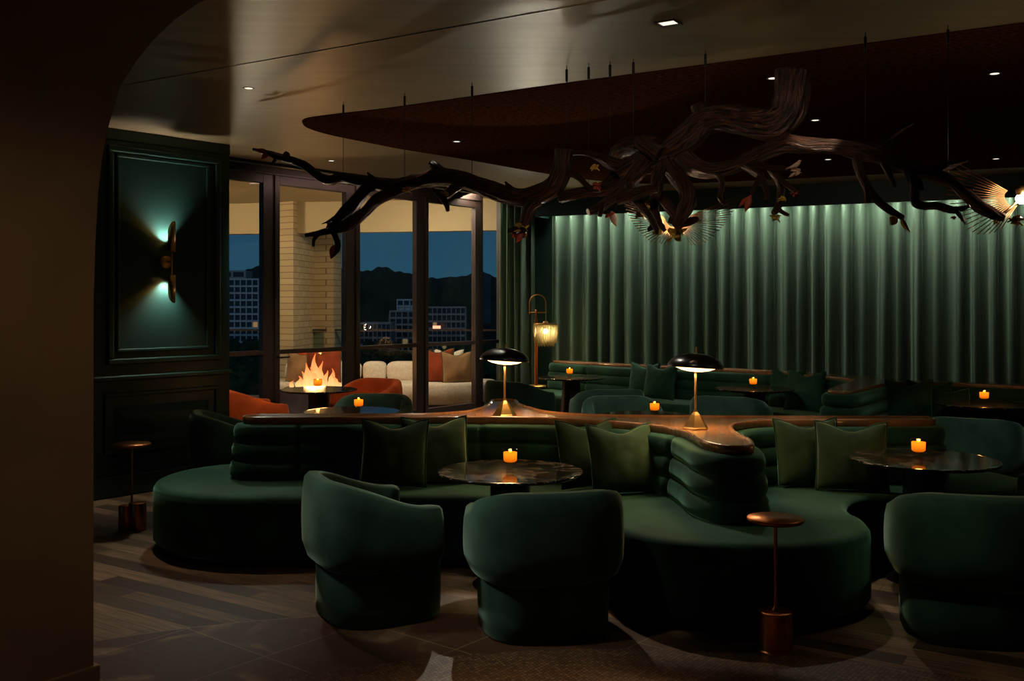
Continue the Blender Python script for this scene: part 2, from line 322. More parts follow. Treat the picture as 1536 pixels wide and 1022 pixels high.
def lathe(bm, prof, seg=40, c=(0, 0, 0), M4=None):
    rings = []
    for r, z in prof:
        if r < 1e-5: rings.append([bm.verts.new((c[0], c[1], c[2]+z))])
        else: rings.append([bm.verts.new((c[0]+r*math.cos(2*PI*k/seg), c[1]+r*math.sin(2*PI*k/seg), c[2]+z)) for k in range(seg)])
    for A, Bq in zip(rings, rings[1:]):
        for k in range(seg):
            k2 = (k+1) % seg
            if len(A) == 1 and len(Bq) == 1: continue
            if len(A) == 1: bm.faces.new((A[0], Bq[k], Bq[k2]))
            elif len(Bq) == 1: bm.faces.new((A[k], A[k2], Bq[0]))
            else: bm.faces.new((A[k], A[k2], Bq[k2], Bq[k]))
    if M4 is not None: bmesh.ops.transform(bm, matrix=M4, verts=[v for r in rings for v in r])
def catmull(p, n=8, closed=False):
    out = []; m = len(p); p = [Vector(q) for q in p]
    rng = range(m) if closed else range(m-1)
    for i in rng:
        if closed: a, b, c, d = p[(i-1) % m], p[i], p[(i+1) % m], p[(i+2) % m]
        else: a, b, c, d = p[max(i-1, 0)], p[i], p[i+1], p[min(i+2, m-1)]
        for k in range(n):
            t = k/n
            out.append(.5*((2*b)+(-a+c)*t+(2*a-5*b+4*c-d)*t*t+(-a+3*b-3*c+d)*t**3))
    if not closed: out.append(p[-1])
    return out
def tube(bm, pts, rads, seg=10, rough=0, freq=12, cap=True, sub=4):
    P = catmull(pts, sub) if len(pts) > 2 else [Vector(q) for q in pts]
    R = [v.x for v in catmull([Vector((r, 0, 0)) for r in rads], sub)] if len(pts) > 2 else list(rads)
    up = Vector((0, 0, 1)); prev = None; rings = []
    for i, q in enumerate(P):
        t = (P[min(i+1, len(P)-1)]-P[max(i-1, 0)]).normalized()
        if prev is None:
            x = t.cross(up)
            if x.length < .1: x = t.cross(Vector((1, 0, 0)))
            x.normalize()
        else:
            x = (prev - t*prev.dot(t)).normalized()
        prev = x; y = t.cross(x)
        ring = []
        for k in range(seg):
            a = 2*PI*k/seg; dirv = x*math.cos(a)+y*math.sin(a); r = max(R[i], .0008)
            if rough:
                nn = noise.noise((q+dirv*r)*freq*.5)*.5
                lv = noise.noise(Vector((math.cos(a)*4.5, math.sin(a)*4.5, i*.10)))+.6*noise.noise(Vector((math.cos(a)*10, math.sin(a)*10, i*.2+7)))
                r *= 1+rough*nn+rough*.8*lv
            ring.append(bm.verts.new(q+dirv*r))
        rings.append(ring)
    uvl = bm.loops.layers.uv.verify(); ln = 0
    for i, (A, Bq) in enumerate(zip(rings, rings[1:])):
        l2 = ln+(P[i+1]-P[i]).length
        for k in range(seg):
            f = bm.faces.new((A[k], A[(k+1) % seg], Bq[(k+1) % seg], Bq[k]))
            for lp_, uv in zip(f.loops, ((k/seg, ln), ((k+1)/seg, ln), ((k+1)/seg, l2), (k/seg, l2))): lp_[uvl].uv = uv
        ln = l2
    if cap: bm.faces.new(rings[0][::-1]); bm.faces.new(rings[-1])
def resample(pts, step):
    P = [Vector((q[0], q[1])) for q in pts]; n = len(P)
    L_ = [0]
    for i in range(n): L_.append(L_[-1]+(P[(i+1) % n]-P[i]).length)
    cnt = max(12, int(L_[-1]/step)); out = []; j = 0
    for k in range(cnt):
        s = L_[-1]*k/cnt
        while L_[j+1] < s: j += 1
        t = (s-L_[j])/max(1e-9, L_[j+1]-L_[j]); out.append(P[j % n].lerp(P[(j+1) % n], t))
    return out
def area2(P): return sum(P[i].x*P[(i+1) % len(P)].y-P[(i+1) % len(P)].x*P[i].y for i in range(len(P)))
def outline(ctrl, step=.025, smooth=True):
    c = [(p.x, p.y) for p in catmull([(x, y, 0) for x, y in ctrl], 10, True)] if smooth else ctrl
    P = resample(c, step)
    if area2(P) < 0: P.reverse()
    n = len(P); Nn = []
    for i in range(n):
        t = P[(i+2) % n]-P[(i-2) % n]; Nn.append(Vector((t.y, -t.x)).normalized())
    return P, Nn
def loft(bm, P, Nn, prof, seams=(), depth=.014, pleat=0):
    """rings at (offset, z); seams are plan points where the skin is pulled in."""
    n = len(P); w = [0]*n
    for s in seams:
        k = min(range(n), key=lambda i: (P[i]-Vector(s)).length)
        w[k] = depth; 
        for dd in (-1, 1): w[(k+dd) % n] = max(w[(k+dd) % n], depth*.3)
    rings = []
    for (o, z, g) in prof:
        ring = []
        for i in range(n):
            off = o - w[i]*g + (pleat*g*math.sin(i*2.1)*(.6+.4*math.sin(i*.37)) if pleat else 0)
            ring.append(bm.verts.new((P[i].x+Nn[i].x*off, P[i].y+Nn[i].y*off, z)))
        rings.append(ring)
    for A, Bq in zip(rings, rings[1:]):
        for k in range(n): bm.faces.new((A[k], A[(k+1) % n], Bq[(k+1) % n], Bq[k]))
    bm.faces.new(rings[0][::-1]); bm.faces.new(rings[-1])

# ------------------------------------------------------------------ the shell
def struct(name, bm, mat, **kw):
    o = link(name, bm, mat, **kw); o['kind'] = 'structure'; return o
bm = bmesh.new(); prism(bm, [(-9, -1), (9, -1), (9, 15.5), (-9, 15.5)], -.1, 0); struct('floor', bm, M['floor'], smooth=False)

WD = Vector((.616, .788)); WN = Vector((.788, -.616))     # window wall direction and inward normal
W0 = Vector((-3.096, 10.896))                             # glass line
def wl(t, n=0): q = W0+WD*t+WN*n; return (q.x, q.y)
# line of the header beam (nearer than the glass)
H0 = Vector((-2.772, 9.757))
def hl(t, n=0): q = H0+WD*t+WN*n; return (q.x, q.y)
# main ceiling
bm = bmesh.new(); prism(bm, [hl(-6), hl(7.5), (9, 15), (9, 3), (-1.2, 3.0), (-5, 5.2), (-8, 6)], CEIL, CEIL+.05)
# near edge of this ceiling follows the step line below
bm.free(); bm = bmesh.new()
SD = Vector((1.26, -.77)).normalized(); S0 = Vector((-2.37, 6.10)) * 1.0746
def sl(t): q = S0+SD*t; return (q.x, q.y)
prism(bm, [sl(-2.16), sl(12), (9, 15.2), hl(8), hl(-2.63)], CEIL, CEIL+.30); struct('ceiling', bm, M['ceiling'], smooth=False)
bm = bmesh.new(); prism(bm, [sl(-2.16), hl(-2.63), hl(-5), (-9, 5), (-9, -1), (9, -1), sl(12)], CEIL+.004, CEIL+.3); struct('ceiling', bm, M['ceiling'], smooth=False)
bm = bmesh.new(); prism(bm, [hl(-5), hl(8), wl(8, -.3), wl(-5, -.3)], CEIL+.26, CEIL+.32); struct('ceiling', bm, M['ceiling'], smooth=False)
# header beam
bm = bmesh.new(); prism(bm, [hl(-5), hl(4.85), hl(4.85, -.08), hl(-5, -.08)], CEIL-.03, CEIL+.27); struct('trim_header', bm, M['blackwood'], smooth=False)
# walnut canopy inlaid in the ceiling, its rim a slim drop edge
k_ = 1.0746
can = [(-1.56, 7.42), (-1.50, 7.20), (-1.26, 7.03), (-.76, 6.75), (.40, 5.99), (1.507, 5.31), (2.8, 4.55), (4.6, 3.8), (6.2, 4.6), (6.6, 7.6), (5.9, 9.2), (5.02, 9.74), (4.0, 10.2), (2.69, 10.8), (1.76, 11.1), (1.1, 10.95), (.4, 10.3), (-.46, 9.2), (-.92, 8.67), (-1.16, 8.33), (-1.44, 7.9), (-1.55, 7.62)]
P, Nn = outline([(x*k_, y*k_) for x, y in can], .06)
bm = bmesh.new(); loft(bm, P, Nn, [(0, CEIL+.01, 0), (0, CEIL-.004, 0), (-.004, CEIL-.005, 0)])
c = struct('ceiling', bm, M['canopy'])
# near left wall with the curved top
JU = [(-6, 0), (-.02, 0), (-.02, 1.6), (-.012, 1.85), (.0, 2.05), (.018, 2.2), (.045, 2.33), (.098, 2.507), (.175, 2.63), (.255, 2.736), (.36, 2.847), (.49, 2.955), (.62, 3.03), (.75, 3.09), (.75, 3.4), (-6, 3.4)]
bm = bmesh.new(); A0 = Vector((-1.70, 4.08)); AD = Vector((.6, .8)); AN = Vector((.8, -.6))
fr = [bm.verts.new((*(A0+AD*u), z)) for u, z in JU]; bk = [bm.verts.new((*(A0+AD*u-AN*.16), z)) for u, z in JU]
bm.faces.new(fr); bm.faces.new(bk[::-1])
for i in range(len(JU)): bm.faces.new((fr[i], bk[i], bk[(i+1) % len(JU)], fr[(i+1) % len(JU)]))
struct('wall_near', bm, M['plaster'], smooth=False)
bm = bmesh.new()
q = [A0+AD*-6+AN*.02, A0+AD*.0+AN*.02, A0+AD*.0-AN*.18, A0+AD*-.02-AN*.18, A0+AD*-.02, A0+AD*-6]
prism(bm, [tuple(v) for v in q], 0, .12); struct('baseboard_near', bm, M['plaster'], smooth=False, bevel=.006)

# panelled green wall
PD = Vector((.634, .773)); PN = Vector((.773, -.634)); PW0 = Vector((-3.385, 8.06))
def pu(px):  # distance along wall for an image column
    r = (px-CX)/F; return (r*PW0.y-PW0.x)/(PD.x-r*PD.y)
def pw(u, n=0): q = PW0+PD*u+PN*n; return (q.x, q.y)
def pz(px, py): d = PW0.y+PD.y*pu(px); return CAMZ-(py-HY)/F*d
UE = pu(344)
bm = bmesh.new(); prism(bm, [pw(-4), pw(UE), pw(UE, -.14), pw(-4, -.14)], 0, 2.95); struct('wall_left', bm, M['paint'], smooth=False)
bm = bmesh.new(); prism(bm, [pw(-4, .01), pw(UE, .01), pw(UE, -.14), pw(-4, -.14)], 2.95, CEIL); struct('trim_crown', bm, M['paint'], smooth=False)
def frame(bm, u0, u1, z0, z1, w, t):
    for a, b, c, d in ((u0, u1, z0, z0+w), (u0, u1, z1-w, z1), (u0, u0+w, z0+w, z1-w), (u1-w, u1, z0+w, z1-w)):
        prism(bm, [pw(a), pw(b), pw(b, t), pw(a, t)], c, d)
ul, ur = pu(160), pu(329); il, ir = pu(174), pu(313)
bm = bmesh.new(); frame(bm, ul, ur, 1.09, 2.90, .05, .03); struct('trim_upper_panel', bm, M['paint'], smooth=False, bevel=.01)
bm = bmesh.new(); frame(bm, il, ir, 1.19, 2.84, .03, .018); struct('trim_upper_panel', bm, M['paint'], smooth=False, bevel=.008)
bm = bmesh.new(); frame(bm, pu(155), pu(327), .36, .86, .035, .025); struct('trim_lower_panel', bm, M['paint'], smooth=False, bevel=.008)
bm = bmesh.new()
a, b_ = pu(171), pu(313)
lo = [(a, .43), (b_, .43), (b_, .74), (a, .74)]; hi = [(a+.07, .5), (b_-.07, .5), (b_-.07, .67), (a+.07, .67)]
v0 = [bm.verts.new((*pw(u, .001), z)) for u, z in lo]; v1 = [bm.verts.new((*pw(u, .03), z)) for u, z in hi]
for i in range(4): bm.faces.new((v0[i], v0[(i+1) % 4], v1[(i+1) % 4], v1[i]))
bm.faces.new(v1); struct('trim_lower_field', bm, M['paint'], smooth=False)
bm = bmesh.new(); prism(bm, [pw(-4), pw(UE+.01), pw(UE+.01, .04), pw(-4, .04)], .955, 1.0); struct('trim_chair_rail', bm, M['paint'], smooth=False, bevel=.012)
bm = bmesh.new(); prism(bm, [pw(-4), pw(UE+.01), pw(UE+.01, .025), pw(-4, .025)], 0, .175); struct('baseboard_left', bm, M['paint'], smooth=False, bevel=.01)

# window wall: steel framed doors, 1.25 m bays
TB = [-.70, .565, 1.816, 3.068, 4.235, 4.80]
bm = bmesh.new(); prism(bm, [wl(-5, .05), wl(-.74, .05), wl(-.74, -.1), wl(-5, -.1)], 0, 3.35); struct('wall_window_side', bm, M['paint'], smooth=False)
for i in range(5):
    t0, t1 = TB[i], TB[i+1]; last = i == 4
    zt, zb, sw = (2.96, .18, .125)
    if last: zt, zb = 3.14, .18
    bm = bmesh.new()
    l0, l1 = (.10 if i else .12), .135
    if i == 3: l1 = .09
    if last: l0, l1 = .08, .06
    for a, b, c, d in ((t0, t0+l0, 0, 3.3), (t1-l1, t1, 0, 3.3), (t0+l0, t1-l1, 0, zb), (t0+l0, t1-l1, zt, 3.3), (t0+l0, t1-l1, 1.015, 1.065)):
        prism(bm, [wl(a, .03), wl(b, .03), wl(b, -.05), wl(a, -.05)], c, d)
    if not last:
        prism(bm, [wl(t0-.02, .05), wl(t1+.02, .05), wl(t1+.02, .03), wl(t0-.02, .03)], 3.06, 3.09)
        prism(bm, [wl(t0+.015, .05), wl(t0+.03, .05), wl(t0+.03, .03), wl(t0+.015, .03)], 0, 3.06)
    o = struct('door_%d' % (i+1) if not last else 'window_1', bm, M['bronze'], smooth=False, bevel=.004)
    bm = bmesh.new(); prism(bm, [wl(t0+l0, -.005), wl(t1-l1, -.005), wl(t1-l1, -.015), wl(t0+l0, -.015)], zb, zt); link('glass_pane', bm, M['glass'], o, smooth=False)
    if i in (1, 3):
        bm = bmesh.new(); t = t0+.06 if i == 1 else t0+.05
        tube(bm, [(*wl(t, .03), .98), (*wl(t, .085), .98), (*wl(t+.13, .085), .98)], [.01]*3, 8, sub=1); link('door_handle', bm, M['blackwood'], o)
# wall behind curtains
CS = -.475; cn = Vector((.475, 1)).normalized(); cdv = Vector((1, CS)).normalized()
def cl(x, n=0): q = Vector((x, 13.5+(x-.308)*CS))+cn*n; return (q.x, q.y)
bm = bmesh.new(); prism(bm, [cl(.0, .62), cl(9, .62), cl(9, .8), cl(.0, .8)], 0, 3.3); struct('wall_curtain', bm, M['paint'], smooth=False)
bm = bmesh.new(); prism(bm, [wl(4.78, .2), wl(5.5, .2), wl(5.5, -.1), wl(4.78, -.1)], 0, 3.3); struct('wall_corner', bm, M['paint'], smooth=False)
bm = bmesh.new(); prism(bm, [(9, -1), (9.2, -1), (9.2, 11), (9, 11)], 0, 3.4); struct('wall_right', bm, M['plaster'], smooth=False)
bm = bmesh.new(); prism(bm, [(-9, -1.2), (9, -1.2), (9, -1), (-9, -1)], 0, 3.4); struct('wall_rear', bm, M['plaster'], smooth=False)
bm = bmesh.new()
for a, b in (((cl(.31)), (cl(9))),):
    prism(bm, [cl(.31), cl(9), cl(9, .04), cl(.31, .04)], 2.775, CEIL+.01)
prism(bm, [cl(.31, .04), cl(.35, .04), cl(.35, .40), cl(.31, .40)], 2.775, CEIL+.01)
struct('trim_pelmet', bm, M['paint'], smooth=False)

# curtains
def curtain(name, p0, p1, z0, z1, label, seed, spacing=.20):
    rnd = random.Random(seed); bm = bmesh.new(); p0 = Vector(p0); p1 = Vector(p1); d = p1-p0; Lg = d.length; d.normalize(); nn = Vector((-d.y, d.x))
    cols = []; s = 0; ph = 0; n = int(Lg/.012)
    sp = spacing; wob = [rnd.uniform(.8, 1.25) for _ in range(400)]
    for i in range(n+1):
        s = i*Lg/n
        ph += (Lg/n)/sp*wob[int(ph) % 400]
        cols.append((s, ph))
    nz_ = 9; grid = []
    for j in range(nz_+1):
        z = z0+(z1-z0)*j/nz_; row = []
        for s, ph in cols:
            f = math.sin(2*PI*ph)
            amp = (.105+.05*noise.noise(Vector((ph*.7, seed, z*.15))))
            f2 = math.sin(4*PI*ph+3*noise.noise(Vector((ph*.5, seed+2, 0)))); off = amp*(1.0*f+.30*f2)+.016*noise.noise(Vector((s*7, z*.06, seed)))
            sh = .018*noise.noise(Vector((ph*.9, z*.3, seed+5)))
            q = p0+d*(s+sh)+nn*off; row.append(bm.verts.new((q.x, q.y, z)))
        grid.append(row)
    for A, Bq in zip(grid, grid[1:]):
        for k in range(len(A)-1): bm.faces.new((A[k], A[k+1], Bq[k+1], Bq[k]))
    o = link(name, bm, M['curtain']); sm = o.modifiers.new('thick', 'SOLIDIFY'); sm.thickness = .004
    tag(o, label, 'curtain'); return o
curtain('velvet_curtain', cl(.38, .36), cl(8.2, .36), .01, 3.02, 'long pleated green velvet curtain lit from above behind the wall banquette', 3)
curtain('velvet_curtain', (-.19, 14.22), (.30, 13.86), .01, 3.06, 'narrow green velvet curtain hanging between the glass doors and the dark pelmet', 9, .13)

# ------------------------------------------------------------------ banquettes
LEDGE = [(-1.74, 6.56), (-1.6, 6.545), (-.92, 6.565), (-.35, 6.575), (.1, 6.555), (.535, 6.40), (.86, 6.16), (.99, 5.95), (1.03, 5.70), (1.045, 5.43), (1.11, 5.27), (1.2, 5.23), (1.285, 5.29), (1.325, 5.5), (1.315, 5.75), (1.335, 6.0), (1.42, 6.24), (1.70, 6.41), (2.33, 6.43), (2.65, 6.43), (2.76, 6.48), (2.77, 6.57), (2.66, 6.63), (1.74, 6.64), (.85, 6.69), (.45, 6.78), (.25, 6.95), (.15, 7.17), (.065, 7.45), (.035, 7.75), (-.06, 7.85), (-.16, 7.75), (-.185, 7.45), (-.24, 7.17), (-.37, 6.92), (-.71, 6.78), (-1.6, 6.755), (-1.74, 6.735), (-1.80, 6.65)]
SEAT = [(-2.36, 6.65), (-2.28, 6.33), (-2.05, 6.07), (-1.72, 5.95), (-1.3, 5.95), (-.7, 5.95), (-.1, 5.94), (.22, 5.82), (.42, 5.5), (.52, 5.15), (.72, 4.88), (1.0, 4.76), (1.3, 4.74), (1.6, 4.85), (1.83, 5.08), (1.90, 5.35), (1.90, 5.62), (2.0, 5.85), (2.2, 5.98), (2.7, 6.02), (3.1, 6.12), (3.35, 6.35), (3.36, 6.75), (3.1, 7.1), (2.7, 7.24), (1.6, 7.25), (1.05, 7.3), (.7, 7.48), (.58, 7.85), (.4, 8.22), (-.05, 8.38), (-.5, 8.22), (-.72, 7.9), (-.82, 7.55), (-1.1, 7.37), (-1.7, 7.34), (-2.05, 7.22), (-2.28, 6.98)]
def banquette(name, seat, back, zs, zb, label, seams_s, seams_b, boff=.06):
    root = empty(name, (0, 0, 0)); tag(root, label, 'banquette')
    P, Nn = outline(seat, .03)
    bm = bmesh.new(); loft(bm, P, Nn, [(-.07, 0, 0), (-.07, .065, 0)]); link('plinth', bm, M['blackwood'], root)
    bm = bmesh.new()
    loft(bm, P, Nn, [(-.05, .06, 0), (-.012, .062, .5), (0, .08, 1), (.002, .2, 1), (.002, .32, 1), (.0, zs-.06, 1), (-.004, zs-.03, 1), (-.016, zs-.012, 1), (-.035, zs-.003, 1), (-.055, zs, 1), (-.09, zs, .4)], seams_s, .012, .0012)
    link('seat', bm, M['velvet_dark'], root)
    P, Nn = outline(back, .02)
    prof = [(boff-.03, zs-.02, 0)]
    nch = 3; h = (zb-zs)/nch
    for c_ in range(nch):
        b0 = boff+.030-.012*c_
        for k in range(0, 9):
            a = PI*k/8; prof.append((b0-.048+.048*math.sin(a)**.55, zs+h*c_+h*(.5-.5*math.cos(a)), 1))
    prof.append((.0, zb+.001, .2))
    bm = bmesh.new(); loft(bm, P, Nn, prof, seams_b, .032)
    link('backrest', bm, M['velvet_dark'], root)
    return root
seam_s = [(-1.38, 5.95), (-.35, 5.95), (.40, 5.55), (1.9, 5.5), (2.6, 5.95), (1.0, 7.3), (-.8, 7.5)]
seam_b = [(-1.40, 6.55), (-.75, 6.57), (-.2, 6.575), (.45, 6.45), (.98, 5.95), (1.33, 5.9), (1.7, 6.41), (2.3, 6.43), (-1.1, 6.77), (.3, 6.9), (-.3, 7.1), (1.7, 6.64)]
banquette('island_banquette', SEAT, LEDGE, .44, .80, 'winding island banquette in dark green velvet under the walnut ledge', seam_s, seam_b, .055)
def ledge(name, poly, z0, z1, label, rim=True):
    P, Nn = outline(poly, .02); bm = bmesh.new()
    loft(bm, P, Nn, [(-.012, z0, 0), (0, z0+.006, 0), (.002, z1-.008, 0), (-.004, z1-.001, 0), (-.010, z1, 0), (-.018, z1-.001, 0), (-.022, z1-.012, 0)] if rim else [(-.004, z0, 0), (0, z0+.004, 0), (0, z1-.004, 0), (-.004, z1, 0)])
    o = link(name, bm, M['walnut']); tag(o, label, 'ledge'); return o
ledge('wooden_ledge', LEDGE, .795, .85, 'long curving walnut ledge with raised lip carrying the two table lamps')
# groove in the wood round lamps is skipped: it is only the lamp's foot plate
WB = [(.60, 13.42), (1.4, 12.55), (2.4, 11.76), (2.92, 11.2), (3.22, 10.85), (3.44, 10.45), (3.46, 10.05), (3.2, 9.6), (2.92, 9.1), (2.84, 8.92), (2.91, 8.80), (3.03, 8.84), (3.3, 9.22), (3.6, 9.62), (3.85, 9.78), (4.2, 9.72), (4.6, 9.52), (5.0, 9.15), (5.6, 8.4), (5.78, 8.55), (5.2, 9.3), (4.78, 9.72), (4.3, 9.95), (3.95, 10.05), (3.8, 10.5), (3.5, 11.0), (3.1, 11.4), (2.55, 11.97), (1.55, 12.72), (.76, 13.50)]
WS = [(.15, 13.1), (.95, 12.1), (2.0, 11.25), (2.6, 10.75), (2.85, 10.35), (2.9, 10.0), (2.74, 9.6), (2.52, 9.15), (2.5, 8.7), (2.68, 8.42), (3.0, 8.36), (3.3, 8.52), (3.6, 9.0), (3.9, 9.22), (4.3, 9.18), (4.65, 9.0), (5.2, 8.1), (5.8, 8.5), (5.22, 9.3), (4.8, 9.75), (4.3, 9.97), (3.97, 10.1), (3.82, 10.5), (3.52, 11.03), (3.12, 11.43), (2.57, 12.0), (1.57, 12.75), (.80, 13.48)]
banquette('wall_banquette', WS, WB, .44, .79, 'long dark green velvet wall banquette in front of the pleated curtain', [(1.5, 11.65), (2.85, 10.35), (3.6, 9.0)], [(1.0, 12.97), (1.9, 12.15), (2.92, 11.2), (4.2, 9.72), (4.8, 9.36)], .05)
def rail_poly():
    return [(x*.995+.02, y*.995+.05) for x, y in WB]
ledge('wooden_rail', WB, .789, .822, 'thin walnut rail capping the wall banquette before the curtain', False)

# ------------------------------------------------------------------ chairs
def make_chair(name, mat, label, group=None):
    root = empty(name, (0, 0, 0)); tag(root, label, 'armchair', group)
    AX, AY = .372, .36
    def se(phi, sx, sy, n=2.9):
        c, s = math.sin(phi), -math.cos(phi)     # phi=0 -> back (-y)
        r = (abs(c)**n+abs(s)**n)**(-1/n); return Vector((sx*r*c, sy*r*s, 0))
    bm = bmesh.new(); seg = 56
    for_ring = []
    for (k, z) in ((.80, 0), (.83, .01), (.84, .12), (.84, .24), (.845, .31)):
        for_ring.append([bm.verts.new(se(2*PI*i/seg, AX*k, AY*k)+Vector((0, .0, z))) for i in range(seg)])
    for A, Bq in zip(for_ring, for_ring[1:]):
        for i in range(seg): bm.faces.new((A[i], A[(i+1) % seg], Bq[(i+1) % seg], Bq[i]))
    bm.faces.new(for_ring[0][::-1]); bm.faces.new(for_ring[-1]); link('base', bm, mat, root)
    # wrap shell
    bm = bmesh.new(); lim = math.radians(122); ns = 60; secs = []; TH = .105
    def height(phi):
        a = abs(phi)/lim; s = min(1, max(0, (a-.25)/.75)); s = s*s*(3-2*s); return .715-.13*s
    zb = .275
    for i in range(-3, ns+4):
        t = min(1, max(0, i/ns)); phi = -lim+2*lim*t
        shrink = 1.0
        if i < 0 or i > ns:
            k = (-i if i < 0 else i-ns); ang = k/3*PI/2; shrink = max(.12, math.cos(ang)); phi += (-1 if i < 0 else 1)*math.sin(ang)*.13
        H = height(phi if abs(phi) < lim else math.copysign(lim, phi)); mid_z = (H+zb)/2; hh = (H-zb)/2*(.80+.20*shrink) 
        outer = se(phi, AX, AY); inward = -outer.normalized()
        sec = []
        prof = []
        for k in range(24):
            a = 2*PI*k/24
            ca, sa = math.cos(a), math.sin(a)
            n1 = 7 if sa > 0 else 6
            r = (abs(ca)**n1+abs(sa)**n1)**(-1/n1)
            prof.append((r*ca, r*sa))
        for (u, v) in prof:
            zz = mid_z+hh*v
            bul = .012*(1-v*v)
            tuck = .025*max(0, (-v-.55)/.45)**2.2 if u > 0 else 0
            off = TH/2-(TH/2)*shrink*u-bul*(1 if u > 0 else 0)+tuck
            q = outer+inward*off; sec.append(bm.verts.new((q.x, q.y, zz)))
        secs.append(sec)
    for A, Bq in zip(secs, secs[1:]):
        for k in range(24): bm.faces.new((A[k], A[(k+1) % 24], Bq[(k+1) % 24], Bq[k]))
    bm.faces.new(secs[0][::-1]); bm.faces.new(secs[-1]); link('backrest', bm, mat, root)
    bm = bmesh.new(); rg = []
    for (k, z) in ((.74, .28), (.80, .29), (.82, .32), (.82, .38), (.80, .415), (.74, .43), (.5, .437), (.2, .44)):
        rg.append([bm.verts.new(se(2*PI*i/seg, AX*k, AY*k)+Vector((0, .03, z))) for i in range(seg)])
    for A, Bq in zip(rg, rg[1:]):
        for i in range(seg): bm.faces.new((A[i], A[(i+1) % seg], Bq[(i+1) % seg], Bq[i]))
    bm.faces.new(rg[0][::-1]); bm.faces.new(rg[-1]); link('seat_cushion', bm, mat, root)
    return root
ch_specs = [  # x, y, look-at, label, velvet
    ((-.70, 5.18), (.03, 5.55), 'green velvet barrel armchair on the left at the front candle table'),
    ((.15, 4.94), (-.01, 5.64), 'green velvet barrel armchair seen from behind, nearest the middle of the picture'),
    ((2.235, 4.86), (2.52, 6.07), 'large dark green armchair at the right front beside the round black table'),
    ((3.08, 5.56), (2.45, 5.9), 'dark armchair cut by the right picture edge, behind the right front armchair'),
    ((3.67, 7.9), (4.24, 8.9), 'teal velvet armchair beyond the round end of the ledge at right'),
    ((-2.27, 8.15), (-1.38, 8.45), 'dark green armchair between the panelled wall and the end of the ledge'),
    ((-1.33, 9.42), (-1.38, 8.55), 'green armchair behind the candle table in front of the doors'),
    ((1.03, 9.2), (1.1, 8.2), 'light green armchair behind the candle table between the two lamps'),
    ((1.0, 10.5), (.72, 12.0), 'dark green armchair just right of the far pedestal table'),
    ((.10, 11.5), (.72, 12.1), 'dark armchair between the far floor lamp and the left table lamp'),
    ((2.14, 9.68), (2.56, 10.5), 'teal armchair directly right of the right table lamp stem'),
]
ch0 = make_chair('barrel_armchair', M['velvet_teal'], 'x', 'green velvet barrel armchairs')
for i, (p, look, lab) in enumerate(ch_specs):
    c = ch0 if i == 0 else copy_tree(ch0)
    c.location = (p[0], p[1], 0); d = Vector(look)-Vector(p); c.rotation_euler = (0, 0, math.atan2(d.y, d.x)-PI/2)
    c['label'] = lab
ch1 = make_chair('barrel_armchair', M['orange'], 'orange velvet armchair at far left against the panelled wall edge', 'orange velvet armchairs')
ch1.location = (-2.62, 10.2, 0); ch1.rotation_euler = (0, 0, math.radians(-60))
c = copy_tree(ch1); c.location = (-1.68, 11.45, 0); c.rotation_euler = (0, 0, math.radians(150)); c['label'] = 'orange velvet armchair right of the dark table in front of the fire'

# ------------------------------------------------------------------ tables and candles
def make_table():
    root = empty('pedestal_table', (0, 0, 0)); bm = bmesh.new()
    lathe(bm, [(0, .622), (.33, .622), (.395, .632), (.404, .636), (.410, .641), (.412, .645), (.410, .649), (.406, .650), (.39, .6501), (0, .6501)], 144); o = link('tabletop', bm, M['marble'], root)
    bm = bmesh.new(); lathe(bm, [(0, 0), (.21, 0), (.215, .012), (.16, .03), (.145, .06), (.125, .3), (.112, .5), (.115, .6), (.13, .625), (0, .625)], 40); link('pedestal', bm, M['blackwood'], root)
    return root
def make_candle():
    root = empty('candle_holder', (0, 0, 0))
    bm = bmesh.new(); lathe(bm, [(0, .0), (.024, 0), (.025, .004), (.022, .03), (.026, .034), (0, .035)], 28); link('glass_foot', bm, M['cupglass'], root)
    bm = bmesh.new(); lathe(bm, [(0, .034), (.03, .036), (.043, .046), (.046, .065), (.046, .11), (.044, .113), (.041, .11), (.041, .05), (.02, .04), (0, .038)], 28); link('glass_bowl', bm, M['amberglass'], root)
    bm = bmesh.new(); lathe(bm, [(0, .042), (.03, .044), (.038, .052), (.039, .098), (0, .099)], 24); link('wax_candle', bm, M['candle'], root)
    bm = bmesh.new(); lathe(bm, [(0, .097), (.008, .099), (.009, .106), (.003, .114), (0, .118)], 12); link('flame', bm, M['candleflame'], root)
    return root
T0 = make_table(); K0 = make_candle()
tabs = [  # x, y, top z, label, candle dx, dy, candle label
    (-.01, 5.64, .65, 'round black marble table between the two front armchairs', .0, .03, 'amber glass candle on the round marble table between the front armchairs'),
    (2.385, 5.75, .70, 'round black marble table by the olive pillows at right', -.04, -.02, 'amber glass candle on the marble table beside the right olive pillows'),
    (-2.09, 10.74, .67, 'round dark table between the two orange armchairs', 0, -.05, 'small amber candle on the table in front of the outdoor fire'),
    (-1.38, 8.55, .67, 'round dark table seen over the ledge left of the left lamp', .06, 0, 'amber candle just above the left half of the walnut ledge'),
    (1.10, 8.20, .67, 'round black table seen over the ledge just left of the right lamp', .08, .02, 'amber candle left of the right table lamp behind the ledge'),
    (.72, 12.08, .70, 'round pedestal table beside the fringed floor lamp', -.02, 0, 'small candle on the far pedestal table beside the floor lamp'),
    (2.56, 10.5, .70, 'dark round table at the far banquette right of the right lamp', -.01, 0, 'small candle glowing in front of the far banquette, middle of the curtain'),
    (4.24, 8.92, .70, 'dark round table at the far right banquette', .0, 0, 'amber candle on the far right table below the curtain'),
]
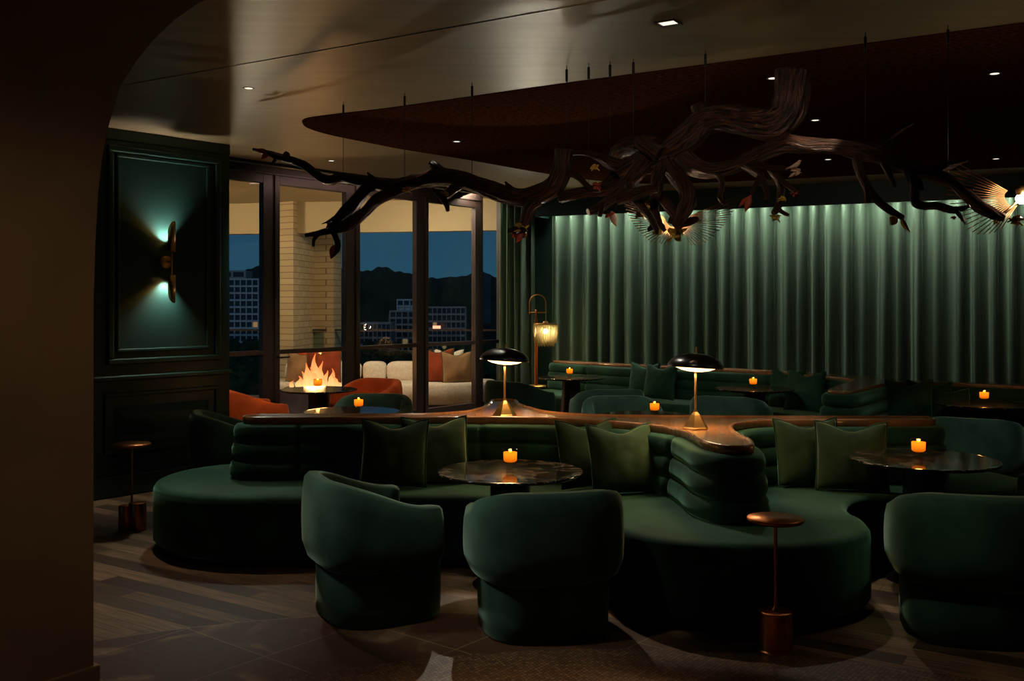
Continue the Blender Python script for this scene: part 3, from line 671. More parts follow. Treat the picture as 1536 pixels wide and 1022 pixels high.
for i, (x, y, z, lab, dx, dy, cl_) in enumerate(tabs):
    t = T0 if i == 0 else copy_tree(T0); t.location = (x, y, 0); t.scale = (1, 1, z/.65); tag(t, lab, 'table', 'round pedestal tables')
    k = K0 if i == 0 else copy_tree(K0); k.location = (x+dx, y+dy, z+.0015); tag(k, cl_, 'candle', 'candles in amber glass cups')
    point('candle_light', (x+dx, y+dy, z+.155), 1.1, (1, .5, .14), .02)

# ------------------------------------------------------------------ pillows
def make_pillow(mat, s=.43, t=.15):
    n = 22; bm = bmesh.new(); G = {}
    for side in (1, -1):
        for i in range(n+1):
            for j in range(n+1):
                u, v = 2*i/n-1, 2*j/n-1
                edge = i in (0, n) or j in (0, n)
                if edge and side == -1: G[(side, i, j)] = G[(1, i, j)]; continue
                h = ((1-u*u)**.55)*((1-v*v)**.55)*t/2
                pin = 1-.055*(1-u*u)*(abs(v)**3)    # sides curve in, corners stick out
                pin2 = 1-.055*(1-v*v)*(abs(u)**3)
                x = u*s/2*pin2; y = v*s/2*pin
                h += .006*noise.noise(Vector((u*3, v*3, side*4)))*(1-u*u)*(1-v*v)*2
                # karate dent at the top
                if v > .2: y -= .06*math.exp(-(u/.55)**2)*(v-.2)**2*1.5
                G[(side, i, j)] = bm.verts.new((x, side*h, y))
    for side in (1, -1):
        for i in range(n):
            for j in range(n):
                f = [G[(side, i, j)], G[(side, i+1, j)], G[(side, i+1, j+1)], G[(side, i, j+1)]]
                if side == -1: f.reverse()
                try: bm.faces.new(f)
                except ValueError: pass
    rim = [G[(1, i, 0)].co.copy() for i in range(n)]+[G[(1, n, j)].co.copy() for j in range(n)]+[G[(1, i, n)].co.copy() for i in range(n, 0, -1)]+[G[(1, 0, j)].co.copy() for j in range(n, 0, -1)]
    o = link('throw_pillow', bm, mat)
    bm = bmesh.new(); rim.append(rim[0]); tube(bm, rim, [.0055]*len(rim), 6, sub=1); link('piping', bm, M['velvet_dark'], o)
    return o
pil = [  # px centre, depth of foot, yaw deg, lean deg, material, label, scale, seat z
    (591, 6.28, 4, -16, 'pillow', 'front square green velvet pillow of the pair left of the front table', 1, .44),
    (653, 6.40, -14, -14, 'pillow', 'rear green velvet pillow partly behind the other, left of the front table', 1, .44),
    (884, 6.26, -22, -15, 'pillow', 'rear olive velvet pillow of the pair right of the front table', 1, .44),
    (934, 6.06, -16, -18, 'pillow', 'front green velvet pillow right of the front marble table', 1, .44),
    (1212, 6.30, -8, -14, 'pillow', 'rear olive velvet pillow beside the right marble table', 1, .44),
    (1277, 6.14, 14, -15, 'pillow', 'front olive velvet pillow touching the right marble table', 1, .44),
    (966, 12.2, 42, -12, 'velvet_dark', 'left dark pillow on the far banquette, half behind its neighbour', 1, .44),
    (990, 11.92, 40, -14, 'velvet_dark', 'right dark pillow of the far pair left of the right lamp', 1.0, .44),
    (1180, 11.02, 48, -12, 'velvet_dark', 'far dark pillow behind its neighbour, right of the far candle', 1, .44),
    (1207, 10.62, 45, -14, 'velvet_dark', 'upright dark green pillow in the corner of the far banquette', 1.02, .44),
    (1363, 9.50, 20, -12, 'velvet_dark', 'tall dark pillow leaning in the far right booth, leftmost of three', 1, .44),
    (1394, 9.60, 24, -12, 'velvet_dark', 'dark pillow in the middle of the three in the far right booth', .95, .44),
    (1426, 9.47, 10, -30, 'velvet_dark', 'slumped dark pillow, rightmost of three in the far right booth', .9, .44),
]
for px, d, yaw, lean, mk, lab, s, z in pil:
    o = make_pillow(M[mk]); x = (px-CX)/F*d
    o.rotation_euler = (math.radians(lean), 0, -math.radians(yaw)); o.rotation_mode = 'XYZ'; o.scale = (s, s, s)
    o.location = (x, d, z+.205*s*math.cos(math.radians(lean))+.02); tag(o, lab, 'pillow', 'throw pillows on the banquettes')

# ------------------------------------------------------------------ drink tables of copper
def side_table(x, y, clover, label):
    root = empty('drink_table', (x, y, 0)); tag(root, label, 'side table')
    bm = bmesh.new(); lathe(bm, [(0, .592), (.12, .592), (.128, .598), (.13, .606), (.126, .612), (0, .612)], 48); link('tabletop', bm, M['copper'], root)
    bm = bmesh.new()
    if clover:
        for a, r, h in ((0, .055, .195), (PI*.9, .05, .175)):
            lathe(bm, [(0, 0), (r, 0), (r, h), (0, h)], 28, (.045*math.cos(a), .02*math.sin(a), 0))
    else: lathe(bm, [(0, 0), (.082, 0), (.082, .004), (.077, .01), (.077, .178), (.074, .183), (0, .183)], 40)
    link('base', bm, M['copper'], root, bevel=.002)
    bm = bmesh.new(); lathe(bm, [(0, .18), (.022, .18), (.02, .19), (.0095, .2), (.0085, .21), (.0085, .594)], 20); link('stem', bm, M['copper'], root)
side_table(1.215, 4.58, False, 'slender copper drink table standing before the right lobe of the banquette')
side_table(-2.68, 7.0, True, 'slender copper drink table by the green panelled wall')

# ------------------------------------------------------------------ table lamps
def make_lamp():
    root = empty('table_lamp', (0, 0, 0))
    bm = bmesh.new(); n = 6; prof = [(.083, 0), (.083, .006), (.075, .014), (.052, .05), (.028, .085), (.014, .102), (.012, .112)]
    lathe(bm, prof+[(0, .112)], 6); lathe(bm, [(0, 0), (.083, 0)], 6); link('base', bm, M['brass'], root, smooth=False)
    bm = bmesh.new(); lathe(bm, [(.007, .11), (.007, .40)], 14); link('stem', bm, M['brass'], root)
    tilt = Matrix.Translation((0, 0, .38)) @ Matrix.Rotation(math.radians(4), 4, 'Y') @ Matrix.Rotation(math.radians(-2), 4, 'X')
    bm = bmesh.new(); pr = []
    for k in range(13):
        a = PI/2*k/12; pr.append((.168*math.sin(a), .085*math.cos(a)-.008))
    pr += [(.166, -.012)]
    for k in range(12, -1, -1):
        a = PI/2*k/12; pr.append((.160*math.sin(a), .078*math.cos(a)-.012))
    lathe(bm, pr, 56, M4=tilt); link('shade', bm, M['blackshade'], root)
    bm = bmesh.new(); lathe(bm, [(.02, .03), (.12, .012), (.128, -.004), (.12, -.012), (.085, -.026), (.04, -.034), (0, -.036)], 48, M4=tilt); link('diffuser', bm, M['diffuser'], root)
    bm = bmesh.new(); lathe(bm, [(.007, .075), (.007, .115), (0, .116)], 14, M4=tilt); link('finial', bm, M['brass'], root)
    bm = bmesh.new(); 
    return root
lp = make_lamp(); lp.location = (1.112, 6.02, .8395); lp.rotation_euler = (0, 0, math.radians(12)); tag(lp, 'brass table lamp with black domed shade near the right bend of the ledge', 'table lamp', 'mushroom table lamps')
l2 = copy_tree(lp); l2.location = (-.05, 6.72, .8395); l2['label'] = 'brass table lamp with black domed shade on the left widening of the ledge'
for q in ((1.112, 6.02), (-.05, 6.72)):
    a = area('table_lamp_light', (q[0], q[1], 1.17), (q[0], q[1], 0), 5.5, .2, .2, (1, .66, .32)); a.data.shape = 'DISK'

# ------------------------------------------------------------------ fringed floor lamp
root = empty('fringed_floor_lamp', (.31, 12.75, 0)); tag(root, 'brass floor lamp with arched handle and hanging glass fringe shade', 'floor lamp')
bm = bmesh.new(); lathe(bm, [(0, 0), (.15, 0), (.15, .015), (.02, .03), (0, .03)], 36); link('base', bm, M['brass'], root)
bm = bmesh.new(); lathe(bm, [(.02, .02), (.02, 1.40)], 16); lathe(bm, [(.013, 1.4), (.013, 1.52), (0, 1.52)], 14); link('pole', bm, M['copper'], root)
bm = bmesh.new(); lathe(bm, [(0, .525), (.125, .525), (.13, .535), (.125, .545), (0, .545)], 36); link('tray', bm, M['brass'], root)
bm = bmesh.new(); tube(bm, [(-.085, 0, 1.46)]+[(.02-.105*math.cos(PI*k/12), 0, 1.60+.11*math.sin(PI*k/12)) for k in range(13)]+[(.125, 0, 1.46)], [.009]*15, 10, sub=2)
tube(bm, [(-.085, 0, 1.48), (.125, 0, 1.48)], [.008, .008], 10); link('arched_handle', bm, M['brass'], root)
bm = bmesh.new(); tube(bm, [(.125, 0, 1.48), (.125, 0, 1.36)], [.005, .005], 8); lathe(bm, [(0, 1.37), (.03, 1.365), (.035, 1.345), (.15, 1.34), (.15, 1.325), (0, 1.325)], 32, (.12, 0, 0)); link('shade_cap', bm, M['brass'], root)
bm = bmesh.new()
for ring, (R, z1, z0, n) in enumerate(((.152, 1.33, 1.10, 46), (.125, 1.33, 1.055, 34))):
    for k in range(n):
        a = 2*PI*k/n; x, y = .12+R*math.cos(a), R*math.sin(a)
        tube(bm, [(x, y, z1), (x+.004*math.cos(a), y+.004*math.sin(a), (z0+z1)/2), (.12+(R-.012)*math.cos(a), (R-.012)*math.sin(a), z0-.012*(k % 2))], [.0045]*3, 4, sub=1)
link('glass_fringe', bm, M['fringe'], root)
bm = bmesh.new(); bmesh.ops.create_uvsphere(bm, u_segments=16, v_segments=10, radius=.03, matrix=Matrix.Translation((.12, 0, 1.24))); link('bulb', bm, M['bulb'], root)
point('floor_lamp_light', (.43, 12.75, 1.24), 32, (1, .78, .45), .05)

# ------------------------------------------------------------------ wall sconce
uc = pu(248); dsc = PW0.y+PD.y*uc; zc = CAMZ-(393-HY)/F*dsc
root = empty('wall_sconce', (*pw(uc), zc), math.atan2(PD.y, PD.x)); tag(root, 'slim brass double wall sconce glowing on the green panelled wall', 'wall lamp')
bm = bmesh.new(); lathe(bm, [(0, 0), (.055, 0), (.055, .02), (0, .024)], 32, M4=Matrix.Rotation(PI/2, 4, 'X')); link('wall_plate', bm, M['brass'], root)
bm = bmesh.new(); tube(bm, [(0, -.02, 0), (0, -.10, 0)], [.01, .01], 10); tube(bm, [(0, -.10, -.14), (0, -.10, .11)], [.007, .007], 10); link('arm', bm, M['brass'], root)
def half_tube(z0, z1, flip):
    bm = bmesh.new(); R = .032; n = 20
    for rr in (R, R-.003):
        pass
    ringb = []; ringt = []
    for k in range(n):
        a = 2*PI*k/n; x, y = R*math.cos(a), -.10+R*math.sin(a)
        cut = .12*(.5+.5*math.sin(a))   # open towards the wall
        ringb.append(bm.verts.new((x, y, z0))); ringt.append(bm.verts.new((x, y, z1-cut if not flip else z1+cut)))
    for k in range(n): bm.faces.new((ringb[k], ringb[(k+1) % n], ringt[(k+1) % n], ringt[k]))
    bm.faces.new(ringb)
    o = link('lamp_tube', bm, M['brass'], root); s = o.modifiers.new('s', 'SOLIDIFY'); s.thickness = .003
half_tube(.085, .345, False); half_tube(-.115, -.355, True)
def wp(u, n, z): x, y = pw(u, n); return (x, y, z)
for s in (1, -1):
    zz = zc+(.17 if s > 0 else -.185)
    spot('sconce_light', wp(uc-.005, .05, zc+s*.14), wp(uc-.02, .025, zc+s*.34), 46, 100, (1, .97, .84), 1, .01)
    spot('sconce_light', wp(uc-.01, .05, zc+s*.14), wp(uc-.19, .01, zc+s*.33), 9, 44, (1, .40, .06), 1, .01)

# ------------------------------------------------------------------ ceiling downlights
dl = [(373, 132), (497, 241), (685, 212), (1223, 180), (1042, 211), (1242, 239), (1494, 238), (1492, 110), (1159, 117)]
first = None
dlabs = ['small round ceiling downlight above the panelled wall', 'round ceiling downlight above the glass doors', 'tiny downlight in the dark canopy above the left branch', 'tiny canopy downlight above the lit stretch of branch', 'tiny canopy downlight beside the thick crooked branch', 'tiny canopy downlight below the lit branch near the pelmet', 'tiny canopy downlight nearest the right sunburst', 'canopy downlight in the upper right corner', 'faint canopy downlight left of the upright stub']
for (px, py), lab in zip(dl, dlabs):
    inside_can = lab.find('canopy') >= 0; z = CEIL-.005 if inside_can else CEIL
    d = (z-CAMZ)*F/(HY-py); x = (px-CX)/F*d
    if first is None:
        first = empty('ceiling_downlight', (0, 0, 0)); bm = bmesh.new(); lathe(bm, [(.030, -.001), (.042, -.004), (.044, 0)], 28); link('trim_ring', bm, M['blackwood'], first)
        bm = bmesh.new(); lathe(bm, [(.030, -.002), (0, -.002)], 28); link('lens', bm, M['downlight'], first); o = first
    else: o = copy_tree(first)
    o.location = (x, d, z-.001); o.scale = (.9, .9, 1); tag(o, lab, 'downlight', 'ceiling downlights')
# the square one
z = CEIL+.035; d = (CEIL+.035-CAMZ)*F/(HY-34); z = CEIL if d > 0 else z
d = (CEIL-CAMZ)*F/(HY-34); root = empty('square_downlight', ((1003-CX)/F*d, d, CEIL-.001), math.radians(-32)); tag(root, 'square recessed downlight in the near ceiling', 'downlight')
bm = bmesh.new()
for a, b in (((-.05, 0), (.012, .11)), ((.05, 0), (.012, .11)), ((0, -.05), (.11, .012)), ((0, .05), (.11, .012))): box(bm, (a[0], a[1], -.003), (b[0], b[1], .006))
link('trim_ring', bm, M['blackwood'], root, smooth=False); bm = bmesh.new(); box(bm, (0, 0, -.001), (.085, .06, .002)); link('lens', bm, M['downlight'], root, smooth=False)

# ------------------------------------------------------------------ hanging branches
def dep(px):
    if px < 850: return 6.0+(850-px)*.0032
    if px < 1200: return 6.0-(px-850)*.0018
    return 5.37-(px-1200)*.0011
def limb(bm, pts, dd=0.0, seg=30, rough=.26):
    P = []; R = []; n = len(pts)
    for i, q in enumerate(pts):
        d = dep(q[0])+(dd if not callable(dd) else dd(i/(n-1))); P.append(at(q[0], q[1], d)); R.append(q[2]*d/F)
    tube(bm, P, R, seg, rough, 10, sub=6)
def cable(px, py, parent, d=None):
    p = at(px, py, d or dep(px)); bm = bmesh.new(); tube(bm, [p, (p.x, p.y, CEIL-.005)], [.0022, .0022], 6)
    tube(bm, [(p.x, p.y, CEIL-.10), (p.x, p.y, CEIL-.028)], [.008, .008], 8); link('suspension_cable', bm, M['cable'], parent)
def branch_obj(name, label, limbs):
    bm = bmesh.new()
    for l in limbs: limb(bm, l[0], l[1] if len(l) > 1 else 0)
    o = link(name, bm, M['bark']); tag(o, label, 'branch', 'hanging bronze branches'); return o
ramp = lambda k: (lambda t: k*t)
A = branch_obj('hanging_branch', 'long thin left limb of the hanging bark sculpture reaching over the doors', [
    ([(845, 224, 13.5), (844, 240, 13), (840, 262, 14), (826, 283, 15), (792, 296, 14), (759, 293, 14), (726, 281, 13), (693, 270, 13), (659, 266, 13), (626, 272, 11), (593, 279, 11), (560, 275, 9), (533, 270, 8), (510, 267, 7), (493, 271, 7), (476, 263, 6), (453, 246, 6), (420, 236, 5.5), (400, 229, 4), (380, 224, 2)],),
    ([(672, 266, 9), (661, 257, 7), (652, 249, 6), (646, 245, 4.5)],),
    ([(608, 279, 10), (590, 288, 8), (566, 299, 8), (546, 319, 8), (520, 338, 9), (500, 345, 6), (478, 350, 4), (458, 353, 2.5)], ramp(-.25)),
    ([(562, 277, 10), (548, 285, 9), (526, 310, 9), (503, 333, 8), (492, 340, 5)], ramp(-.15)),
    ([(497, 342, 5), (505, 360, 4), (507, 372, 4), (500, 384, 2)], -.2),
    ([(478, 350, 3), (471, 360, 2.5), (470, 370, 2)], -.2),
    ([(690, 276, 9), (676, 287, 7), (664, 297, 6), (660, 300, 5)], ramp(-.1)), ([(664, 297, 5), (670, 308, 4), (672, 317, 2.5)], -.1), ([(664, 297, 4), (655, 290, 3), (649, 283, 2)], -.1),
    ([(806, 300, 11), (796, 309, 9), (789, 326, 7.5), (783, 339, 6), (772, 345, 5), (762, 347, 3)], ramp(-.1)), ([(784, 338, 5), (786, 350, 3.5)], -.1),
    ([(428, 238, 4), (430, 233, 5), (427, 230, 3)],), ([(415, 236, 3), (408, 247, 2)],),
])
for px, py in ((515, 262), (607, 268), (708, 266), (850, 226)): cable(px, py, A)
Bq_ = branch_obj('hanging_branch', 'thick crooked middle limb of the bark sculpture with an upturned cut stub', [
    ([(1190, 106, 25), (1188, 122, 25), (1186, 145, 25), (1178, 171, 26), (1155, 186, 24), (1119, 183, 20), (1078, 177, 19), (1051, 186, 20), (1031, 206, 21), (1010, 224, 21), (987, 236, 20), (957, 246, 17), (930, 262, 12)],),
    ([(1058, 182, 13), (1050, 168, 11), (1045, 157, 10)],),
    ([(998, 236, 15), (1008, 255, 13), (1020, 270, 12), (1031, 287, 12), (1031, 306, 12), (1023, 323, 10), (1016, 340, 8)], ramp(-.2)),
    ([(976, 226, 16), (968, 240, 15), (957, 256, 13), (934, 281, 11), (910, 304, 9), (895, 313, 7), (882, 318, 5)], ramp(-.25)),
    ([(905, 304, 5), (902, 316, 4), (899, 325, 3)], -.25),
    ([(926, 300, 8), (945, 294, 9), (966, 288, 8), (984, 282, 6)], -.3),
    ([(944, 276, 7), (951, 297, 7), (963, 311, 6), (975, 326, 5), (984, 342, 4), (985, 352, 2.5)], -.25),
    ([(992, 250, 9), (986, 268, 9), (983, 290, 8), (981, 309, 7), (987, 329, 5), (998, 347, 2.5)], -.1), ([(982, 325, 5), (978, 340, 4), (972, 345, 3)], -.1),
    ([(986, 290, 7), (1000, 307, 7), (1016, 328, 5)], 0),
    ([(985, 222, 17), (960, 217, 14), (940, 220, 14), (926, 230, 12), (922, 244, 9)], ramp(.2)), ([(944, 220, 7), (938, 206, 3)], .1),
    ([(990, 232, 12), (965, 217, 11), (957, 208, 9)], -.1),
    ([(860, 230, 3.5), (878, 230, 4), (899, 236, 6), (915, 244, 9), (935, 250, 10)], 0),
    ([(840, 297, 8), (860, 292, 8), (884, 288, 8), (913, 283, 9), (937, 270, 9)], .05),
    ([(838, 257, 3), (855, 259, 4), (870, 268, 4), (884, 281, 4), (900, 284, 5)], .0),
    ([(1028, 292, 8), (1040, 283, 4)], -.1), ([(930, 250, 10), (918, 268, 8), (900, 284, 6)], .1),
    ([(1004, 330, 5), (1022, 335, 6), (1040, 331, 5), (1048, 328, 3)], -.1),
])
for px, py in ((915, 250), (950, 225), (1058, 180), (883, 285)): cable(px, py, Bq_)
C_ = branch_obj('hanging_branch', 'long right limb of the bark sculpture running to the right sunburst', [
    ([(1016, 222, 13), (1024, 235, 15), (1040, 250, 14), (1062, 256, 12), (1089, 253, 11), (1119, 242, 11), (1148, 228, 12), (1178, 216, 13), (1207, 218, 13), (1240, 219, 12), (1262, 221, 11), (1287, 227, 12), (1316, 233, 11), (1345, 243, 10), (1375, 255, 10), (1404, 262, 9), (1428, 274, 9), (1448, 291, 9), (1469, 309, 9), (1489, 321, 8), (1507, 327, 6)],),
    ([(1166, 220, 10), (1174, 208, 11), (1184, 200, 9)],),
    ([(1296, 224, 7), (1312, 219, 6), (1328, 210, 5), (1346, 198, 4), (1370, 184, 1.8)],), ([(1328, 210, 4), (1336, 216, 3.5), (1344, 217, 2)],),
    ([(1284, 228, 7), (1287, 250, 6.5), (1297, 274, 6.5), (1314, 298, 6), (1335, 316, 5.5), (1355, 327, 3.5)], ramp(-.12)), ([(1299, 278, 5), (1301, 292, 5), (1301, 305, 3.5)], -.07),
    ([(1322, 238, 6), (1331, 256, 5), (1337, 270, 4), (1343, 281, 2.5)],),
    ([(1362, 250, 9), (1368, 268, 8), (1372, 287, 7), (1374, 304, 7), (1388, 309, 6), (1404, 309, 6), (1427, 315, 5.5), (1442, 313, 4), (1455, 309, 2)], ramp(-.12)), ([(1432, 314, 4), (1440, 324, 3), (1449, 335, 2)], -.12), ([(1373, 266, 4), (1380, 276, 3.5), (1383, 286, 2.5)], -.04),
    ([(1400, 259, 7), (1416, 252, 6), (1434, 246, 4), (1452, 241, 2)],),
    ([(1068, 257, 8), (1080, 266, 5), (1083, 281, 4), (1080, 297, 4), (1089, 307, 3)], ramp(-.1)), ([(1104, 246, 4), (1105, 236, 3.5)],),
    ([(1112, 246, 7), (1128, 256, 6), (1140, 264, 6), (1148, 280, 5), (1150, 298, 4)], ramp(-.1)), ([(1140, 264, 5), (1133, 280, 4), (1127, 292, 3)], -.06),
    ([(1128, 244, 6), (1148, 250, 4.5), (1164, 252, 4), (1184, 253, 3)], ramp(-.1)),
    ([(1154, 250, 6), (1163, 264, 6.5), (1171, 276, 6), (1171, 296, 5.5), (1165, 314, 5), (1160, 320, 4)], ramp(-.1)), ([(1171, 272, 5), (1184, 280, 4), (1194, 288, 3)], -.08), ([(1166, 314, 4), (1176, 320, 3), (1184, 323, 2)], -.1),
    ([(1440, 285, 6), (1452, 284, 4), (1460, 283, 3)],),
])
for px, py in ((1298, 222), (1422, 262)): cable(px, py, C_)
# glass blossoms and leaves (parts of their branch)
def blossom(px, py, size, mk, parent, dd=-.08, n=6, seed=0, droop=-.3):
    rnd = random.Random(seed+int(px)); c0 = at(px, py, dep(px)+dd); s = size*dep(px)/F; bm = bmesh.new()
    for k in range(n):
        a = 2*PI*k/n+rnd.uniform(-.3, .3); el = rnd.uniform(-.9, .9)+droop*.2
        dirv = Vector((math.cos(a)*math.cos(el), math.sin(a)*math.cos(el), math.sin(el))); side = dirv.cross(Vector((rnd.uniform(-1, 1), rnd.uniform(-1, 1), 1))).normalized(); nn = dirv.cross(side)
        ln = s*rnd.uniform(.75, 1.15); wd = ln*.45; rows = []
        for i in range(6):
            t = i/5; wv = wd*math.sin(PI*min(1, t*.9+.08))**.8; cup = ln*.25*t*t
            rows.append([bm.verts.new(c0+dirv*(ln*t)+side*(wv*j)+nn*(cup+.18*wd*j*j)) for j in (-1, -.5, 0, .5, 1)])
        for A1, B1 in zip(rows, rows[1:]):
            for j in range(4): bm.faces.new((A1[j], A1[j+1], B1[j+1], B1[j]))
    bmesh.ops.create_icosphere(bm, subdivisions=2, radius=s*.22, matrix=Matrix.Translation(c0))
    o = link('glass_blossom', bm, M[mk], parent); sm = o.modifiers.new('t', 'SOLIDIFY'); sm.thickness = .003
def leaf(px, py, dx, dy, wpx, mk, parent, dd=-.08):
    d = dep(px)+dd; a = at(px, py, d); b = at(px+dx, py+dy, d-.03); dirv = b-a; side = dirv.cross(Vector((.2, 1, .1))).normalized()*wpx*d/F; bm = bmesh.new(); rows = []
    for i in range(8):
        t = i/7; ww = math.sin(PI*t**.8)
        rows.append([bm.verts.new(a+dirv*t+side*ww*j+Vector((0, .012*j*j+.01*math.sin(3*t), 0))) for j in (-1, -.5, 0, .5, 1)])
    for A1, B1 in zip(rows, rows[1:]):
        for j in range(4): bm.faces.new((A1[j], A1[j+1], B1[j+1], B1[j]))
    o = link('glass_leaf', bm, M[mk], parent); sm = o.modifiers.new('t', 'SOLIDIFY'); sm.thickness = .003
for f in ((612, 284, 9, 'petal_y', A), (668, 288, 8, 'petal_y', A), (784, 344, 13, 'petal_y', A), (773, 352, 7, 'petal_r', A), (896, 278, 10, 'petal_r', Bq_), (893, 250, 8, 'petal_y', Bq_), (914, 322, 8, 'petal_r', Bq_), (960, 318, 12, 'petal_y', Bq_), (986, 343, 11, 'petal_y', Bq_), (1012, 352, 15, 'petal_y', Bq_), (1022, 347, 10, 'petal_y', Bq_), (972, 305, 9, 'petal_y', Bq_), (1196, 257, 9, 'petal_p', C_), (1173, 296, 10, 'petal_y', C_), (1165, 325, 9, 'petal_y', C_), (1192, 290, 7, 'petal_r', C_), (1521, 328, 14, 'petal_y', C_), (1430, 325, 5, 'petal_r', C_), (1494, 332, 5, 'petal_p', C_)):
    blossom(f[0], f[1], f[2], f[3], f[4], n=8)
for f in ((400, 228, -18, -4, 4, 'petal_r', A), (400, 230, -8, 8, 4, 'petal_r', A), (504, 366, -8, 22, 7, 'petal_r', A), (784, 348, -10, 16, 5, 'petal_r', A), (917, 316, 8, 24, 6, 'petal_p', Bq_), (1127, 292, -8, 26, 6, 'petal_r', C_), (1125, 294, -16, 16, 4, 'petal_r', C_), (1346, 324, -8, 14, 7, 'petal_y', C_), (1352, 326, 14, 22, 4, 'petal_y', C_), (1196, 258, -12, 8, 3, 'petal_p', C_), (494, 334, -6, 18, 3, 'petal_r', A)):
    leaf(*f)
# birds
def bird(px, py, s, flip, label, dd=-.02):
    c = at(px, py, dep(px)+dd); o = empty('glass_bird', c); tag(o, label, 'bird ornament', 'birds perched on the branches'); k = s*dep(px)/F; f = -1 if flip else 1
    bm = bmesh.new(); tube(bm, [Vector((-1.0*f, 0, -.05))*k, Vector((-.5*f, 0, .1))*k, Vector((0, 0, .3))*k, Vector((.35*f, 0, .6))*k, Vector((.5*f, 0, .85))*k, Vector((.62*f, 0, .92))*k, Vector((.85*f, 0, .88))*k], [.06*k, .25*k, .36*k, .3*k, .22*k, .18*k, .02*k], 12, sub=4)
    link('body', bm, M['petal_p'] if 'pale' in label else M['bark'], o)
    bm = bmesh.new(); tube(bm, [Vector((-.6*f, 0, .05))*k, Vector((-1.5*f, 0, -.25))*k], [.14*k, .05*k], 8); link('tail', bm, M['petal_p'] if 'pale' in label else M['bark'], o)
bird(1194, 251, 10, False, 'pale glass bird perched above the blossom near the lit branch', -.1)
bird(763, 281, 8, True, 'small dark bird perched on the left limb near the bend')
bird(556, 266, 7, True, 'small dark bird on the thin end of the left limb')
bird(495, 334, 8, False, 'small dark bird on the drooping twig before the doors', -.2)

# sunburst wire lamps
def sunburst(cx, cy, wings, label, bulb_r, hold):
    d = dep(min(cx, 1536))+.12; c = at(cx, cy, d); root = empty('sunburst_lamp', c); tag(root, label, 'sunburst lamp', 'brass sunburst lamps')
    for ctrl in wings:
        pts = catmull([at(x, y, d+dz)-c for x, y, dz in ctrl], 4); 
        L_ = [0]
        for a, b in zip(pts, pts[1:]): L_.append(L_[-1]+(b-a).length)
        n = 22; bm = bmesh.new(); j = 0
        for k in range(n):
            s = L_[-1]*k/(n-1)
            while j < len(L_)-2 and L_[j+1] < s: j += 1
            q = pts[j].lerp(pts[j+1], (s-L_[j])/max(1e-9, L_[j+1]-L_[j]))
            tube(bm, [q*.22, q], [.0026, .0026], 5)
        link('wire_wing', bm, M['rod'], root)
    bm = bmesh.new(); tube(bm, [Vector((0, 0, .0)), at(*hold)-c], [.007, .007], 8); link('mounting_arm', bm, M['rod'], root)
    bm = bmesh.new(); bmesh.ops.create_uvsphere(bm, u_segments=16, v_segments=10, radius=bulb_r, matrix=Matrix.Translation((-.0, .0, 0))); link('bulb', bm, M['bulb'], root)
    bm = bmesh.new(); lathe(bm, [(.022, 0), (.03, .03), (.012, .05), (0, .05)], 20, (0, 0, bulb_r*.6)); link('socket', bm, M['brass'], root)
    return c
c1 = sunburst(1014, 333, [[(1112, 292, .1), (1106, 304, .1), (1100, 316, .08), (1091, 330, .05), (1083, 341, .02), (1071, 355, 0), (1055, 367, -.03), (1038, 368, -.05)], [(932, 300, .1), (938, 312, .1), (943, 325, .08), (953, 340, .05), (969, 358, .0), (985, 366, -.03), (1002, 367, -.05)]], 'brass wire sunburst lamp glowing among the blossoms at centre', .014, (1017, 333, 5.5))
c2 = sunburst(1532, 298, [[(1440, 247, .1), (1424, 262, .1), (1418, 282, .1), (1424, 303, .08), (1438, 327, .05), (1455, 347, .03), (1478, 352, 0), (1500, 346, -.03)], [(1620, 247, .1), (1640, 282, .1), (1626, 327, .05), (1590, 352, 0), (1565, 346, 0)]], 'brass wire sunburst lamp with bright bulb at the right picture edge', .028, (1500, 325, 5.07))
point('sunburst_light', c1+Vector((-.03, -.05, .0)), 2.2, (1, .8, .55), .02)
point('sunburst_light', c2+Vector((0, -.08, 0)), 3.5, (1, .85, .65), .03)

# ------------------------------------------------------------------ terrace
bm = bmesh.new(); prism(bm, [wl(-4, -.1), wl(7, -.1), (3.0, 17.4), (-9, 17.4), (-9, 10)], -.12, -.01); struct('floor', bm, M['stone'], smooth=False)
bm = bmesh.new(); prism(bm, [wl(-4, -.1), wl(7, -.1), (3.0, 16.0), (-9, 16.6)], 3.24, 3.34); struct('ceiling', bm, M['fascia'], smooth=False)
bm = bmesh.new(); prism(bm, [(-9, 17.2), (3.2, 14.85), (3.2, 15.05), (-9, 17.4)], 2.74, 3.34); struct('trim_fascia', bm, M['fascia'], smooth=False)
def gp(px, d): return ((px-CX)/F*d, d)
bm = bmesh.new(); prism(bm, [gp(412, 16.2), gp(440, 15.95), gp(472, 17.1), gp(500, 16.9), gp(512, 17.4), gp(412, 17.6)], 0, 3.26); struct('wall_brick_pier', bm, M['brick'], smooth=False)
root = empty('glass_railing', (0, 17.0, 0)); tag(root, 'glass railing with dark top rail along the terrace edge', 'railing')
bm = bmesh.new(); box(bm, (-2.5, 0, 1.14), (12, .05, .03)); link('top_rail', bm, M['bronze'], root, smooth=False)
for i in range(8):
    bm = bmesh.new(); box(bm, (-7.6+i*1.5, 0, .58), (1.42, .012, 1.06)); link('glass_panel', bm, M['glassrail'], root, smooth=False)
